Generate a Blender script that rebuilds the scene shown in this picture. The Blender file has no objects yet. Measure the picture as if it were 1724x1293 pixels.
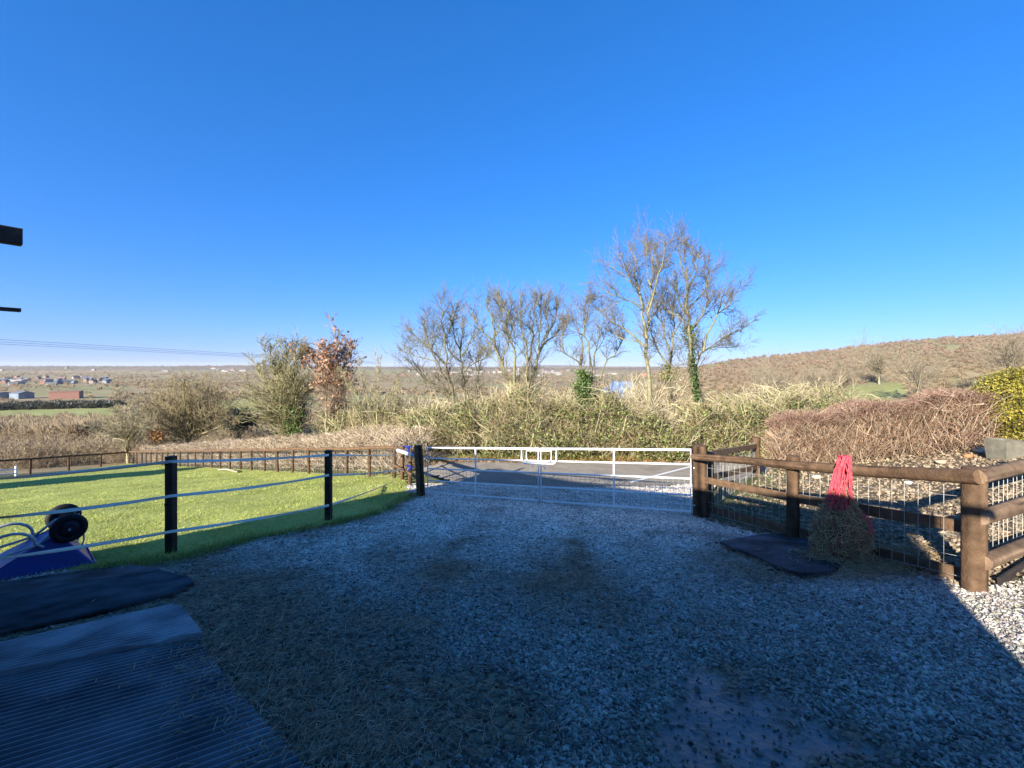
import bpy, math, random
import numpy as np
from mathutils import Vector
random.seed(7); RNG = np.random.default_rng(7)
C = bpy.context.scene.collection
scene = bpy.context.scene
EYE = 1.6; F = 720.0; CX = 862.0; HY = 618.0     # focal length, centre column and horizon row of the 1724 x 1293 photograph

# ------------------------------------------------------------------ camera, sky, sun, exposure
cd = bpy.data.cameras.new('camera'); cam = bpy.data.objects.new('camera', cd); C.objects.link(cam)
cam.location = (0, 0, EYE); cam.rotation_euler = (math.radians(90), 0, 0)
cd.sensor_width = 36; cd.lens = F / 1724 * 36; cd.shift_y = -28.5 / 1724
cd.clip_start = 0.05; cd.clip_end = 60000
scene.camera = cam
SUN_AZ = math.radians(213.7); SUN_EL = math.radians(20)
world = bpy.data.worlds.new('World'); scene.world = world; world.use_nodes = True
wn = world.node_tree.nodes; wl = world.node_tree.links
sky = wn.new('ShaderNodeTexSky'); sky.sky_type = 'NISHITA'; sky.sun_disc = False
sky.sun_elevation = SUN_EL; sky.sun_rotation = SUN_AZ
sky.altitude = 0; sky.air_density = 1.0; sky.dust_density = 0.2; sky.ozone_density = 10.0
hs = wn.new('ShaderNodeHueSaturation'); hs.inputs['Saturation'].default_value = 1.1
gm = wn.new('ShaderNodeGamma'); gm.inputs['Gamma'].default_value = 0.7            # the phone's tone curve: softer sky gradient, bluer balance
mxs = wn.new('ShaderNodeMix'); mxs.data_type = 'RGBA'; mxs.blend_type = 'MULTIPLY'; mxs.inputs['Factor'].default_value = 1
EXPO = 1.4
mxs.inputs['B'].default_value = (2.75 / 2 ** EXPO, 2.77 / 2 ** EXPO, 3.9 / 2 ** EXPO, 1)
wl.new(sky.outputs[0], hs.inputs['Color']); wl.new(hs.outputs[0], gm.inputs['Color']); wl.new(gm.outputs[0], mxs.inputs['A']); wl.new(mxs.outputs['Result'], wn['Background'].inputs['Color'])
wn['Background'].inputs['Strength'].default_value = 0.1
sd = bpy.data.lights.new('sun', 'SUN'); sun = bpy.data.objects.new('sun', sd); C.objects.link(sun)
sd.energy = 5.0; sd.angle = math.radians(0.5); sd.color = (1.0, 0.96, 0.89)
SD = Vector((-math.sin(SUN_AZ) * math.cos(SUN_EL), -math.cos(SUN_AZ) * math.cos(SUN_EL), -math.sin(SUN_EL)))
sun.rotation_euler = SD.to_track_quat('-Z', 'Y').to_euler(); sun.location = (-10, -15, 12)
scene.view_settings.view_transform = 'Standard'; scene.view_settings.look = 'None'
scene.view_settings.exposure = EXPO; scene.view_settings.gamma = 1
scene.cycles.max_bounces = 5; scene.cycles.diffuse_bounces = 3; scene.cycles.glossy_bounces = 2

# ------------------------------------------------------------------ helpers
def hash2(i, j, s):
    h = np.sin(i * 127.1 + j * 311.7 + s * 74.7) * 43758.5453
    return h - np.floor(h)
def vnoise(x, y, s=0):
    i = np.floor(x); j = np.floor(y); u = x - i; v = y - j
    u = u * u * (3 - 2 * u); v = v * v * (3 - 2 * v)
    return (hash2(i, j, s) * (1 - u) + hash2(i + 1, j, s) * u) * (1 - v) + (hash2(i, j + 1, s) * (1 - u) + hash2(i + 1, j + 1, s) * u) * v
def fbm(x, y, s=0, o=4):
    t = 0; a = .5; n = 0
    for k in range(o):
        t = t + a * vnoise(x * 2 ** k, y * 2 ** k, s + k * 13); n += a; a *= .5
    return t / n
def sm(a, b, x):
    t = np.clip((x - a) / (b - a), 0, 1); return t * t * (3 - 2 * t)

def T(x, y):
    """height of the ground"""
    x = np.asarray(x, float); y = np.asarray(y, float)
    y0 = 12 + .9 * np.maximum(-2 - x, 0); y0 = np.minimum(y0, 70)
    z = -.14 * np.clip(y, -4, None); z = np.where(y > y0, -.14 * y0, z)
    z = z + .05 * np.clip(x + 3, -60, 0)
    z = z - .13 * np.maximum(y - y0 - 4.5, 0)
    rise = .19 * np.clip(x - 4.2, 0, 14) * sm(12.2, 10.9, y) * sm(2.0, 4.2, y - .42 * (x - 4.6) + .3)
    z = z + rise
    az = x / np.maximum(y, 1.0)
    h = np.interp(az, [.28, .40, .50, .75, .96, 1.2, 1.6, 2.5], [-36, -8, 14, 38, 60, 73, 80, 80])
    fl = -36.5 + (h + 36.5) * np.clip((y - 100) / 800, 0, 1) * np.where(y > 900, 1 - .35 * sm(900, 3000, y), 1) * (az > .28)
    far = np.interp(az, [-1.6, -1.1, -.8, -.6, -.3, -.1, .1, .5], [4, 5, 2, 8, -4, -9, -8, -4]) + 14 * fbm(x / 420, y / 2500, 3) + 9 * vnoise(x / 75, y / 900, 6) - 10
    fl = np.maximum(fl, -36.5 + (far + 36.5) * sm(2300, 3400, y) * (y > 2300))
    far2 = np.interp(az, [-1.6, -.45, -.3, 0, .03, .09, .16, .2, .5], [-10, -10, 4, 4, 18, 30, 24, 6, 6]) + 12 * fbm(x / 700, y / 2500, 5) + 8 * vnoise(x / 140, y / 900, 2) - 5
    fl = np.maximum(fl, np.where(y > 6000, -36.5 + (far2 + 36.5) * sm(6000, 7500, y), -99))
    fl = fl + 3 * (fbm(x / 160, y / 160, 8) - .5) * sm(120, 400, y) * (az > .3)
    k = 6.0
    d = z - fl
    hmx = np.clip(.5 + .5 * d / k, 0, 1)
    near = np.hypot(x, y) < 60
    return np.where(near, z, fl * (1 - hmx) + z * hmx + k * hmx * (1 - hmx))
def Tz(x, y): return float(T(x, y))
def W(px, py, d): return ((px - CX) / F * d, d, EYE + (HY - py) / F * d)
def PX(x, y, z): return CX + x / y * F, HY + (EYE - z) / y * F
def G(px, py):
    """the ground point seen at a pixel"""
    a = (px - CX) / F; b = (HY - py) / F
    ds = np.geomspace(1, 9000, 6000); zz = EYE + b * ds - T(a * ds, ds)
    k = int(np.argmax(zz < 0)); d0, d1 = ds[k - 1], ds[k]
    t = zz[k - 1] / (zz[k - 1] - zz[k]); d = d0 + (d1 - d0) * t
    return a * d, d, Tz(a * d, d)
def US(u, s): return .832 * u + .555 * s, -.555 * u + .832 * s    # u along the stable front, s out from it

class MB:
    def __init__(m): m.V = []; m.F = []; m.Cc = []; m.n = 0; m.M = []
    def add(m, V, Fs, col=None, mi=0):
        V = np.asarray(V, float).reshape(-1, 3); Fs = np.asarray(Fs, int)
        m.V.append(V); m.F.append(Fs + m.n); m.M.append(np.full(len(Fs), mi)); m.n += len(V)
        c = np.ones((len(V), 4))
        if col is not None: c[:, :3] = np.asarray(col)
        m.Cc.append(c); return m
    def segs(m, P0, P1, R0, R1, col=None, k=3):
        P0 = np.asarray(P0, float); P1 = np.asarray(P1, float); N = len(P0)
        if N == 0: return m
        R0 = np.broadcast_to(R0, N); R1 = np.broadcast_to(R1, N)
        d = P1 - P0; L = np.linalg.norm(d, axis=1, keepdims=True); d = d / np.maximum(L, 1e-9)
        ref = np.where(np.abs(d[:, 2:]) < .9, [[0, 0, 1.]], [[1., 0, 0]])
        a = np.cross(d, ref); a /= np.linalg.norm(a, axis=1, keepdims=True); b = np.cross(d, a)
        ang = np.arange(k) * 2 * math.pi / k
        o = np.cos(ang)[None, :, None] * a[:, None] + np.sin(ang)[None, :, None] * b[:, None]
        V = np.concatenate([P0[:, None] + o * R0[:, None, None], P1[:, None] + o * R1[:, None, None]], 1)
        i = np.arange(k); j = (i + 1) % k
        f = np.stack([i, j, j + k, i + k], 1)
        Fs = (f[None] + (np.arange(N) * 2 * k)[:, None, None]).reshape(-1, 4)
        c = None
        if col is not None: c = np.repeat(np.broadcast_to(np.asarray(col, float), (N, 3)), 2 * k, axis=0)
        return m.add(V.reshape(-1, 3), Fs, c)
    def tube(m, path, r, k=8, col=None, cap=True, mi=0, closed=False):
        P = np.asarray(path, float); n = len(P); r = np.broadcast_to(r, n)
        V = []
        prev = None
        for i in range(n):
            t = (P[(i + 1) % n] - P[i - 1]) if closed else P[min(i + 1, n - 1)] - P[max(i - 1, 0)]
            t = t / (np.linalg.norm(t) + 1e-9)
            if prev is None:
                ref = np.array([0, 0, 1.]) if abs(t[2]) < .9 else np.array([1., 0, 0]); a = np.cross(t, ref)
            else: a = prev - t * np.dot(prev, t)
            a /= np.linalg.norm(a); prev = a; b = np.cross(t, a)
            for q in range(k):
                an = 2 * math.pi * q / k; V.append(P[i] + r[i] * (math.cos(an) * a + math.sin(an) * b))
        Fs = [(i * k + q, i * k + (q + 1) % k, ((i + 1) % n) * k + (q + 1) % k, ((i + 1) % n) * k + q) for i in range(n if closed else n - 1) for q in range(k)]
        m.add(V, Fs, col, mi)
        if cap and not closed:
            m.add(V[:k], [list(range(k))[::-1]], col, mi); m.add(V[-k:], [list(range(k))], col, mi)
        return m
    def bar(m, p, q, w, h, up=(0, 0, 1), bev=.006, col=None, mi=0):
        """a bevelled bar of section w x h between two points"""
        p = np.asarray(p, float); q = np.asarray(q, float); d = q - p; d /= np.linalg.norm(d)
        a = np.cross(d, np.asarray(up, float)); a /= np.linalg.norm(a); b = np.cross(a, d)
        w /= 2; h /= 2; e = min(bev, w * .45, h * .45)
        pr = [(w, h - e), (w - e, h), (-w + e, h), (-w, h - e), (-w, -h + e), (-w + e, -h), (w - e, -h), (w, -h + e)]
        V = [o + a * x + b * y for o in (p, q) for x, y in pr]
        Fs = [(i, (i + 1) % 8, 8 + (i + 1) % 8, 8 + i) for i in range(8)]
        m.add(V, Fs, col, mi); m.add(V[:8], [list(range(8))[::-1]], col, mi); return m.add(V[8:], [list(range(8))], col, mi)
    def box(m, c, sx, sy, sz, rz=0, col=None, mi=0, bev=.01):
        c = np.asarray(c, float); dx = np.array([math.cos(rz), math.sin(rz), 0]) * sx / 2
        return m.bar(c - dx, c + dx, sy, sz, bev=bev, col=col, mi=mi)
    def build(m, name, mats, parent=None, smooth=False):
        me = bpy.data.meshes.new(name)
        V = np.concatenate(m.V); me.vertices.add(len(V)); me.vertices.foreach_set('co', V.ravel())
        tot = np.concatenate([np.full(len(f), f.shape[1]) for f in m.F]); li = np.concatenate([f.ravel() for f in m.F])
        me.loops.add(len(li)); me.loops.foreach_set('vertex_index', li.astype(np.int32))
        me.polygons.add(len(tot)); st = np.concatenate([[0], np.cumsum(tot)[:-1]])
        me.polygons.foreach_set('loop_start', st.astype(np.int32)); me.polygons.foreach_set('loop_total', tot.astype(np.int32))
        me.polygons.foreach_set('material_index', np.concatenate(m.M).astype(np.int32))
        me.polygons.foreach_set('use_smooth', np.full(len(tot), smooth))
        at = me.color_attributes.new('Col', 'FLOAT_COLOR', 'POINT'); at.data.foreach_set('color', np.concatenate(m.Cc).ravel())
        me.update(calc_edges=True)
        for q in (mats if isinstance(mats, (list, tuple)) else [mats]): me.materials.append(q)
        o = bpy.data.objects.new(name, me); C.objects.link(o)
        if parent is not None: o.parent = parent; o.matrix_parent_inverse = parent.matrix_basis.inverted()
        return o
def tag(o, label=None, cat=None, group=None, kind=None):
    for k, v in (('label', label), ('category', cat), ('group', group), ('kind', kind)):
        if v: o[k] = v
    return o
def thing(name, label, cat, loc=(0, 0, 0), group=None):
    o = bpy.data.objects.new(name, None); o.location = loc; o.empty_display_size = .2; C.objects.link(o)
    return tag(o, label, cat, group)

def mat(name, c, c2=None, scale=6, rough=.85, bump=.0, bscale=60, attr=False, spec=.3, metal=0, stretch=(1, 1, 1), detail=5, contrast=(.3, .7), emit=None, transl=0):
    m = bpy.data.materials.new(name); m.use_nodes = True; N = m.node_tree.nodes; L = m.node_tree.links
    b = N['Principled BSDF']; b.inputs['Roughness'].default_value = rough; b.inputs['Metallic'].default_value = metal
    b.inputs['Specular IOR Level'].default_value = spec
    tc = N.new('ShaderNodeTexCoord'); mp = N.new('ShaderNodeMapping'); mp.inputs['Scale'].default_value = stretch
    L.new(tc.outputs['Object'], mp.inputs['Vector'])
    nz = N.new('ShaderNodeTexNoise'); nz.inputs['Scale'].default_value = scale; nz.inputs['Detail'].default_value = detail
    L.new(mp.outputs[0], nz.inputs['Vector'])
    rp = N.new('ShaderNodeValToRGB'); rp.color_ramp.elements[0].position = contrast[0]; rp.color_ramp.elements[1].position = contrast[1]
    c2 = c2 or tuple(v * .6 for v in c)
    rp.color_ramp.elements[0].color = (*c2, 1); rp.color_ramp.elements[1].color = (*c, 1)
    L.new(nz.outputs['Fac'], rp.inputs['Fac']); out = rp.outputs[0]
    if attr:
        at = N.new('ShaderNodeAttribute'); at.attribute_name = 'Col'
        mx = N.new('ShaderNodeMix'); mx.data_type = 'RGBA'; mx.blend_type = 'MULTIPLY'; mx.inputs['Factor'].default_value = 1
        L.new(out, mx.inputs['A']); L.new(at.outputs['Color'], mx.inputs['B']); out = mx.outputs['Result']
    L.new(out, b.inputs['Base Color'])
    if bump:
        n2 = N.new('ShaderNodeTexNoise'); n2.inputs['Scale'].default_value = bscale; n2.inputs['Detail'].default_value = 6
        L.new(mp.outputs[0], n2.inputs['Vector'])
        bp = N.new('ShaderNodeBump'); bp.inputs['Strength'].default_value = bump; bp.inputs['Distance'].default_value = .02
        L.new(n2.outputs['Fac'], bp.inputs['Height']); L.new(bp.outputs[0], b.inputs['Normal'])
    if transl:
        tr = N.new('ShaderNodeBsdfTranslucent'); L.new(out, tr.inputs['Color']); ms = N.new('ShaderNodeMixShader'); ms.inputs[0].default_value = transl
        L.new(b.outputs[0], ms.inputs[1]); L.new(tr.outputs[0], ms.inputs[2]); L.new(ms.outputs[0], N['Material Output'].inputs['Surface'])
    return m

WHITE = (1, 1, 1)
m_wood_far = mat('distant_twigs', WHITE, (.85, .85, .85), .5, .95, attr=True, spec=.05, transl=.45)
m_twig = mat('bare_twigs', WHITE, (.7, .7, .7), 3, .9, attr=True, spec=.15)
m_bark = mat('bark', WHITE, (.55, .55, .5), 9, .9, .5, 40, attr=True, spec=.2)
m_leaf = mat('leaves', WHITE, (.65, .65, .6), 4, .55, attr=True, spec=.4, transl=.25)
m_straw = mat('hay', WHITE, (.75, .72, .7), 20, .8, attr=True, spec=.2, transl=.2)
m_wood = mat('brown_timber', (.18, .107, .058), (.095, .054, .029), 9, .85, .6, 45, attr=True, spec=.15)
m_wood_dark = mat('dark_stained_timber', (.045, .032, .026), (.02, .016, .014), 8, .7, .4, 40)
m_galv = mat('galvanised_steel', (.93, .89, .82), (.78, .75, .70), 14, .5, .08, 60, metal=.05, spec=.4)
m_wire = mat('galvanised_wire', (.46, .43, .36), (.32, .3, .25), 20, .5, metal=.3, spec=.5)
m_tape = mat('white_tape', (.97, .86, .68), (.88, .78, .62), 30, .5, spec=.3)

# ------------------------------------------------------------------ ground
def grid_sheet(name, poly, step, off, matl, colf=None, zf=None, jitter=True, parent=None, extra=None):
    poly = np.asarray(poly, float)
    x0, y0 = poly.min(0); x1, y1 = poly.max(0)
    xs = np.arange(x0, x1 + step, step); ys = np.arange(y0, y1 + step, step)
    X, Y = np.meshgrid(xs, ys); nx = len(xs)
    cx = X[:-1, :-1] + step / 2; cy = Y[:-1, :-1] + step / 2
    wob = (fbm(cx * 2.3, cy * 2.3, 77) - .5) * .5 if jitter else 0
    ins = inside(poly, cx + wob, cy + wob)
    q = np.argwhere(ins); i = q[:, 0] * nx + q[:, 1]
    Fs = np.stack([i, i + 1, i + nx + 1, i + nx], 1)
    use = np.unique(Fs); remap = np.full(X.size, -1); remap[use] = np.arange(len(use))
    vx = X.ravel()[use]; vy = Y.ravel()[use]
    vz = T(vx, vy) + off + (zf(vx, vy) if zf else 0)
    m = MB(); m.add(np.stack([vx, vy, vz], 1), remap[Fs], colf(vx, vy) if colf else None)
    o = m.build(name, matl, parent, smooth=True)
    if extra:
        for an, fn in extra.items():
            a = o.data.attributes.new(an, 'FLOAT', 'POINT'); a.data.foreach_set('value', np.asarray(fn(vx, vy), float))
    return o
def inside(poly, x, y):
    r = np.zeros(np.shape(x), bool); n = len(poly)
    for a in range(n):
        xa, ya = poly[a]; xb, yb = poly[(a + 1) % n]
        c = ((ya > y) != (yb > y))
        with np.errstate(divide='ignore', invalid='ignore'):
            r ^= c & (x < (xb - xa) * (y - ya) / (yb - ya + 1e-12) + xa)
    return r
g2 = lambda *pts: [G(a, b)[:2] for a, b in pts]

FIELD = g2((-40, 992), (60, 968), (160, 957), (300, 940), (420, 908), (560, 882), (640, 862), (690, 833), (684, 815)) + \
        [(-3.4, 13.6)] + g2((217, 781), (0, 807), (-260, 830)) + g2((-500, 985), (-250, 1000))
EDGE = np.array(FIELD[2:8])
def edge_dist(x, y):
    x = np.asarray(x, float); y = np.asarray(y, float); d = np.full(x.shape, 9.0)
    for a, b in zip(EDGE[:-1], EDGE[1:]):
        ab = b - a; t = np.clip(((x - a[0]) * ab[0] + (y - a[1]) * ab[1]) / (ab @ ab), 0, 1); d = np.minimum(d, np.hypot(x - a[0] - t * ab[0], y - a[1] - t * ab[1]))
    return d
YARD = [(-9, -6), (7, -6), (9, 3.0), (6.4, 4.75), (4.85, 4.1)] + g2((1640, 993), (1335, 914), (1180, 873)) + [(3.6, 8.5), (5.6, 11.3), (4.4, 11.45), (1, 11.35), (-1.5, 12.05), (-2.6, 12.0)] + FIELD[8:0:-1] + [FIELD[0], (-7.5, 3.5)]
BED = g2((1180, 873), (1335, 914), (1640, 993)) + [(4.95, 4.2), (6.4, 4.8), (10, 6.3), (17, 7), (17, 11.6), (7.3, 11.8)]
LANE = [(60, 12.6), (30, 12.35), (7, 12.1), (5.8, 11.9), (4.5, 11.4), (1, 11.3), (-1.5, 12.0), (-4, 15), (-28, 36), (-26, 39), (-3.5, 17.8), (-1, 15.0), (3, 14.8), (30, 15.1), (60, 15.4)]

# the one wide sheet to the horizon
th = np.concatenate([np.arange(-180, -75, 6), np.arange(-75, 75, .6), np.arange(75, 180, 6)]) * math.pi / 180
rr = np.concatenate([[.6], np.geomspace(2, 15000, 210)])
TH, RR = np.meshgrid(th, rr); GX = RR * np.sin(TH); GY = RR * np.cos(TH)
GZ = T(GX, GY) - np.where(RR < 60, .06, 0.0)
def land_col(x, y, z):
    yy = np.maximum(y, .5); px, py = PX(x, yy, z)
    n1 = fbm(x / 25, y / 25, 21); n2 = fbm(x / 120, y / 60, 31)[..., None]
    brown = np.array([.33, .235, .135]) * (1 - n2) + np.array([.40, .31, .155]) * n2
    gr = sm(.5, .62, fbm(x / 170 + 3, y / 90, 37))[..., None] * (np.hypot(x, y) > 300)[..., None]; brown = brown * (1 - gr) + np.array([.32, .285, .13]) * gr
    c = brown * (.75 + .5 * n1[..., None])
    green = np.array([.33, .33, .115]); pale = np.array([.30, .27, .12])
    fld = ((px < 215) & (py > 684 - 4 * (px - 100) / 100 - 2) & (py < 706)) | ((px > 355) & (px < 440) & (py > 675) & (py < 694)) | ((px > 1280) & (px < 1530) & (py > 641) & (py < 676) & (py > 690 - .0 * px - 45 - 4 * np.sin(px / 40)))
    fld &= (y > 60)
    mead = (px > 40) & (px < 215) & (py > 648) & (py < 658) & (y > 60)
    mead |= (px > 590) & (px < 700) & (py > 622) & (py < 628) & (y > 60)
    rdg = sm(-30, -12, z)[..., None] * (y > 2200)[..., None]; c = c * (1 - .75 * rdg) + np.array([.20, .155, .12]) * .75 * rdg * (.6 + .8 * fbm(x / 90, y / 200, 12)[..., None])
    near = (np.hypot(x, y) < 45)
    mix = .75 + .5 * fbm(x / 8, y / 8, 5)[..., None]
    c = np.where(fld[..., None], green * mix, c); c = np.where(mead[..., None], pale * mix, c)
    c = np.where(near[..., None], np.array([.13, .13, .05]) * mix, c)
    return c
na, nr = len(th), len(rr)
i = (np.arange(nr - 1)[:, None] * na + np.arange(na)[None]).ravel(); j = (np.arange(nr - 1)[:, None] * na + (np.arange(na)[None] + 1) % na).ravel()
mb = MB(); mb.add(np.stack([GX, GY, GZ], -1).reshape(-1, 3), np.stack([j, i, i + na, j + na], 1), land_col(GX, GY, GZ).reshape(-1, 3))
m_land = mat('open_country', WHITE, (.75, .72, .68), .12, .95, attr=True, spec=.1, detail=8)
tag(mb.build('terrain', m_land, smooth=True), kind='structure')

# field, yard, bed, lane
def field_col(x, y):
    n = fbm(x * 1.3, y * 1.3, 2)[:, None]; n2 = fbm(x * .25, y * .25, 9)[:, None]
    return (np.array([.27, .31, .05]) * (1 - n) + np.array([.56, .54, .16]) * n) * (.8 + .4 * n2)
m_turf = mat('turf', WHITE, (.7, .75, .6), 14, .9, .9, 35, attr=True, spec=.15)
tag(grid_sheet('field', FIELD, .16, .0, m_turf, field_col, lambda x, y: .07 * (fbm(x * 1.1, y * 1.1, 4) - .5) + .04 * fbm(x * 4, y * 4, 6)), kind='structure')

def yard_zones(x, y):
    z = T(x, y); yy = np.maximum(y, .4); px, py = PX(x, yy, z); front = (y > .8)
    n = fbm(x * 1.7, y * 1.7, 51); n2 = fbm(x * 5, y * 5, 52)
    def blob(cx, cy, rx, ry): return np.exp(-(((px - cx) / rx) ** 2 + ((py - cy) / ry) ** 2) * 1.2)
    mud = blob(430, 1130, 230, 190) + blob(640, 1260, 330, 110) + .9 * blob(350, 1010, 130, 60) + .9 * blob(90, 1085, 330, 50) + .45 * blob(880, 960, 220, 50) + .75 * blob(1260, 960, 160, 60) + .5 * blob(1540, 1290, 200, 80) + .5 * blob(1700, 1230, 120, 120) + .4 * blob(900, 1010, 200, 50) + .5 * blob(800, 1180, 120, 60)
    for c_ in (-.9, .75): mud = mud + .38 * np.exp(-((x - (c_ + .05 * y + .15 * np.sin(y * .9))) / .22) ** 2) * sm(2.2, 4, y) * (y < 11)
    mud = mud + .85 * np.exp(-(edge_dist(x, y) / .38) ** 2)
    mud = np.clip(mud * 1.15 + (n - .5) * 1.3 + (n2 - .5) * .6, 0, 1) * front
    wb_ = np.clip(blob(1230, 1165, 130, 75) + blob(1340, 1250, 200, 80) + .9 * blob(1170, 1275, 190, 70) + .4 * blob(1060, 1120, 60, 50), 0, 1)
    nn = .6 * fbm(x * 3.4, y * 3.4, 53) + .4 * fbm(x * 10, y * 10, 54)
    wet = sm(0, .16, wb_ * .62 + nn - 1.03) * front; mud = np.clip(mud + .85 * wb_ * (.4 + 1.1 * n2), 0, 1)
    return mud, wet, px, py
def yard_col(x, y):
    mud, wet, px, py = yard_zones(x, y)
    n = fbm(x * 9, y * 9, 61)[:, None]; n3 = fbm(x * 26, y * 26, 62)[:, None]
    st = np.array([.64, .56, .45]) * (.55 + .9 * n3) * (.35 + .65 * sm(3.2, 7.0, y)[:, None]); md = np.array([.15, .105, .058]) * (.5 + n) * (.6 + .8 * n3)  # base darkened close to the camera: shade between the stones put into colour
    c = st * (1 - mud[:, None]) + md * mud[:, None]
    return c * (1 - wet[:, None]) + np.array([.12, .12, .112]) * wet[:, None] * (.6 + .7 * n)
def yard_z(x, y):
    mud, wet, px, py = yard_zones(x, y)
    return .035 * (fbm(x * .9, y * .9, 71) - .5) + .035 * mud * (fbm(x * 7, y * 7, 72) - .5) + .02 * (fbm(x * 14, y * 14, 73) - .5) * (1 - .9 * wet) - .012 * wet + .03 * wet * (fbm(x * 6, y * 6, 74) - .5)
m_yard = bpy.data.materials.new('gravel_and_mud'); m_yard.use_nodes = True
def yard_mat(m):
    N = m.node_tree.nodes; L = m.node_tree.links; b = N['Principled BSDF']; b.inputs['Specular IOR Level'].default_value = .4
    tc = N.new('ShaderNodeTexCoord'); at = N.new('ShaderNodeAttribute'); at.attribute_name = 'Col'
    wt = N.new('ShaderNodeAttribute'); wt.attribute_name = 'wet'
    vo = N.new('ShaderNodeTexVoronoi'); vo.inputs['Scale'].default_value = 34; L.new(tc.outputs['Object'], vo.inputs['Vector'])
    bw = N.new('ShaderNodeSeparateColor'); L.new(vo.outputs['Color'], bw.inputs[0])
    mr = N.new('ShaderNodeMapRange'); mr.inputs['To Min'].default_value = .35; mr.inputs['To Max'].default_value = 1.75; L.new(bw.outputs[0], mr.inputs['Value'])
    mx = N.new('ShaderNodeMix'); mx.data_type = 'RGBA'; mx.blend_type = 'MULTIPLY'; mx.inputs['Factor'].default_value = 1
    L.new(at.outputs['Color'], mx.inputs['A']); L.new(mr.outputs[0], mx.inputs['B'])
    mw = N.new('ShaderNodeMix'); mw.data_type = 'RGBA'; L.new(wt.outputs['Fac'], mw.inputs['Factor']); L.new(mx.outputs['Result'], mw.inputs['A']); L.new(at.outputs['Color'], mw.inputs['B'])
    L.new(mw.outputs['Result'], b.inputs['Base Color'])
    rr = N.new('ShaderNodeMapRange'); rr.inputs['To Min'].default_value = .85; rr.inputs['To Max'].default_value = .38; L.new(wt.outputs['Fac'], rr.inputs['Value']); L.new(rr.outputs[0], b.inputs['Roughness'])
    nz = N.new('ShaderNodeTexNoise'); nz.inputs['Scale'].default_value = 22; nz.inputs['Detail'].default_value = 7; L.new(tc.outputs['Object'], nz.inputs['Vector'])
    bs = N.new('ShaderNodeMapRange'); bs.inputs['To Min'].default_value = .9; bs.inputs['To Max'].default_value = .12; L.new(wt.outputs['Fac'], bs.inputs['Value'])
    b1 = N.new('ShaderNodeBump'); b1.invert = True; b1.inputs['Distance'].default_value = .015; L.new(bs.outputs[0], b1.inputs['Strength']); L.new(vo.outputs['Distance'], b1.inputs['Height'])
    b2 = N.new('ShaderNodeBump'); b2.inputs['Distance'].default_value = .02; b2.inputs['Strength'].default_value = .5; L.new(nz.outputs['Fac'], b2.inputs['Height']); L.new(b1.outputs[0], b2.inputs['Normal']); L.new(b2.outputs[0], b.inputs['Normal'])
yard_mat(m_yard)
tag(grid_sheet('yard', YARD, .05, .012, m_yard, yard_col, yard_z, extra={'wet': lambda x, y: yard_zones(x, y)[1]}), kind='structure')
m_bed = mat('stony_soil', (.21, .155, .09), (.085, .065, .04), 12, .95, 1.0, 30, spec=.15)
tag(grid_sheet('garden_ground', BED, .09, .004, m_bed, None, lambda x, y: .05 * (fbm(x * 2, y * 2, 14) - .5)), kind='structure')
m_tar = mat('asphalt', (.34, .29, .22), (.24, .205, .16), 2.2, .9, .5, 160, spec=.25)
tag(grid_sheet('lane', LANE, .2, .004, m_tar, None, None), kind='structure')
m_paint = mat('road_paint', (.75, .74, .7), (.5, .49, .46), 30, .7)
a_ = G(1061, 813); b_ = G(1168, 785)
mb = MB(); a_, b_ = np.array(a_), np.array(b_); n_ = np.array([-(b_ - a_)[1], (b_ - a_)[0], 0]); n_ /= np.linalg.norm(n_)
ps = [a_ + (b_ - a_) * t for t in np.linspace(0, 1, 12)]
mb.add([p + n_ * s_ + np.array([0, 0, .018]) for p in ps for s_ in (-.06, .06)], [(2 * q, 2 * q + 1, 2 * q + 3, 2 * q + 2) for q in range(11)])
tag(mb.build('road_marking', m_paint), kind='structure')
# lake
m_water = mat('lake_water', (.10, .14, .18), (.08, .12, .16), .05, .10, .02, 1.5, spec=.6)
LZ = -35.2
def flat(px, py): d = F * (EYE - LZ) / (py - HY); return ((px - CX) / F * d, d)
LAKE = [flat(*p) for p in ((1002, 672), (1050, 671), (1094, 667), (1100, 652), (1094, 643), (1032, 642), (1018, 652), (1004, 661))]
mb = MB(); mb.add([(x, y, LZ) for x, y in LAKE], [list(range(len(LAKE)))]); tag(mb.build('lake', m_water), kind='structure')

# ------------------------------------------------------------------ loose ground cover: pebbles, blades, straw
def ico():
    t = (1 + 5 ** .5) / 2
    v = np.array([(-1, t, 0), (1, t, 0), (-1, -t, 0), (1, -t, 0), (0, -1, t), (0, 1, t), (0, -1, -t), (0, 1, -t), (t, 0, -1), (t, 0, 1), (-t, 0, -1), (-t, 0, 1)], float)
    f = np.array([(0, 11, 5), (0, 5, 1), (0, 1, 7), (0, 7, 10), (0, 10, 11), (1, 5, 9), (5, 11, 4), (11, 10, 2), (10, 7, 6), (7, 1, 8), (3, 9, 4), (3, 4, 2), (3, 2, 6), (3, 6, 8), (3, 8, 9), (4, 9, 5), (2, 4, 11), (6, 2, 10), (8, 6, 7), (9, 8, 1)])
    return v / np.linalg.norm(v[0]), f
OCT = (np.array([(1, 0, 0), (-1, 0, 0), (0, 1, 0), (0, -1, 0), (0, 0, 1), (0, 0, -1)], float), np.array([(0, 2, 4), (2, 1, 4), (1, 3, 4), (3, 0, 4), (2, 0, 5), (1, 2, 5), (3, 1, 5), (0, 3, 5)]))
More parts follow.
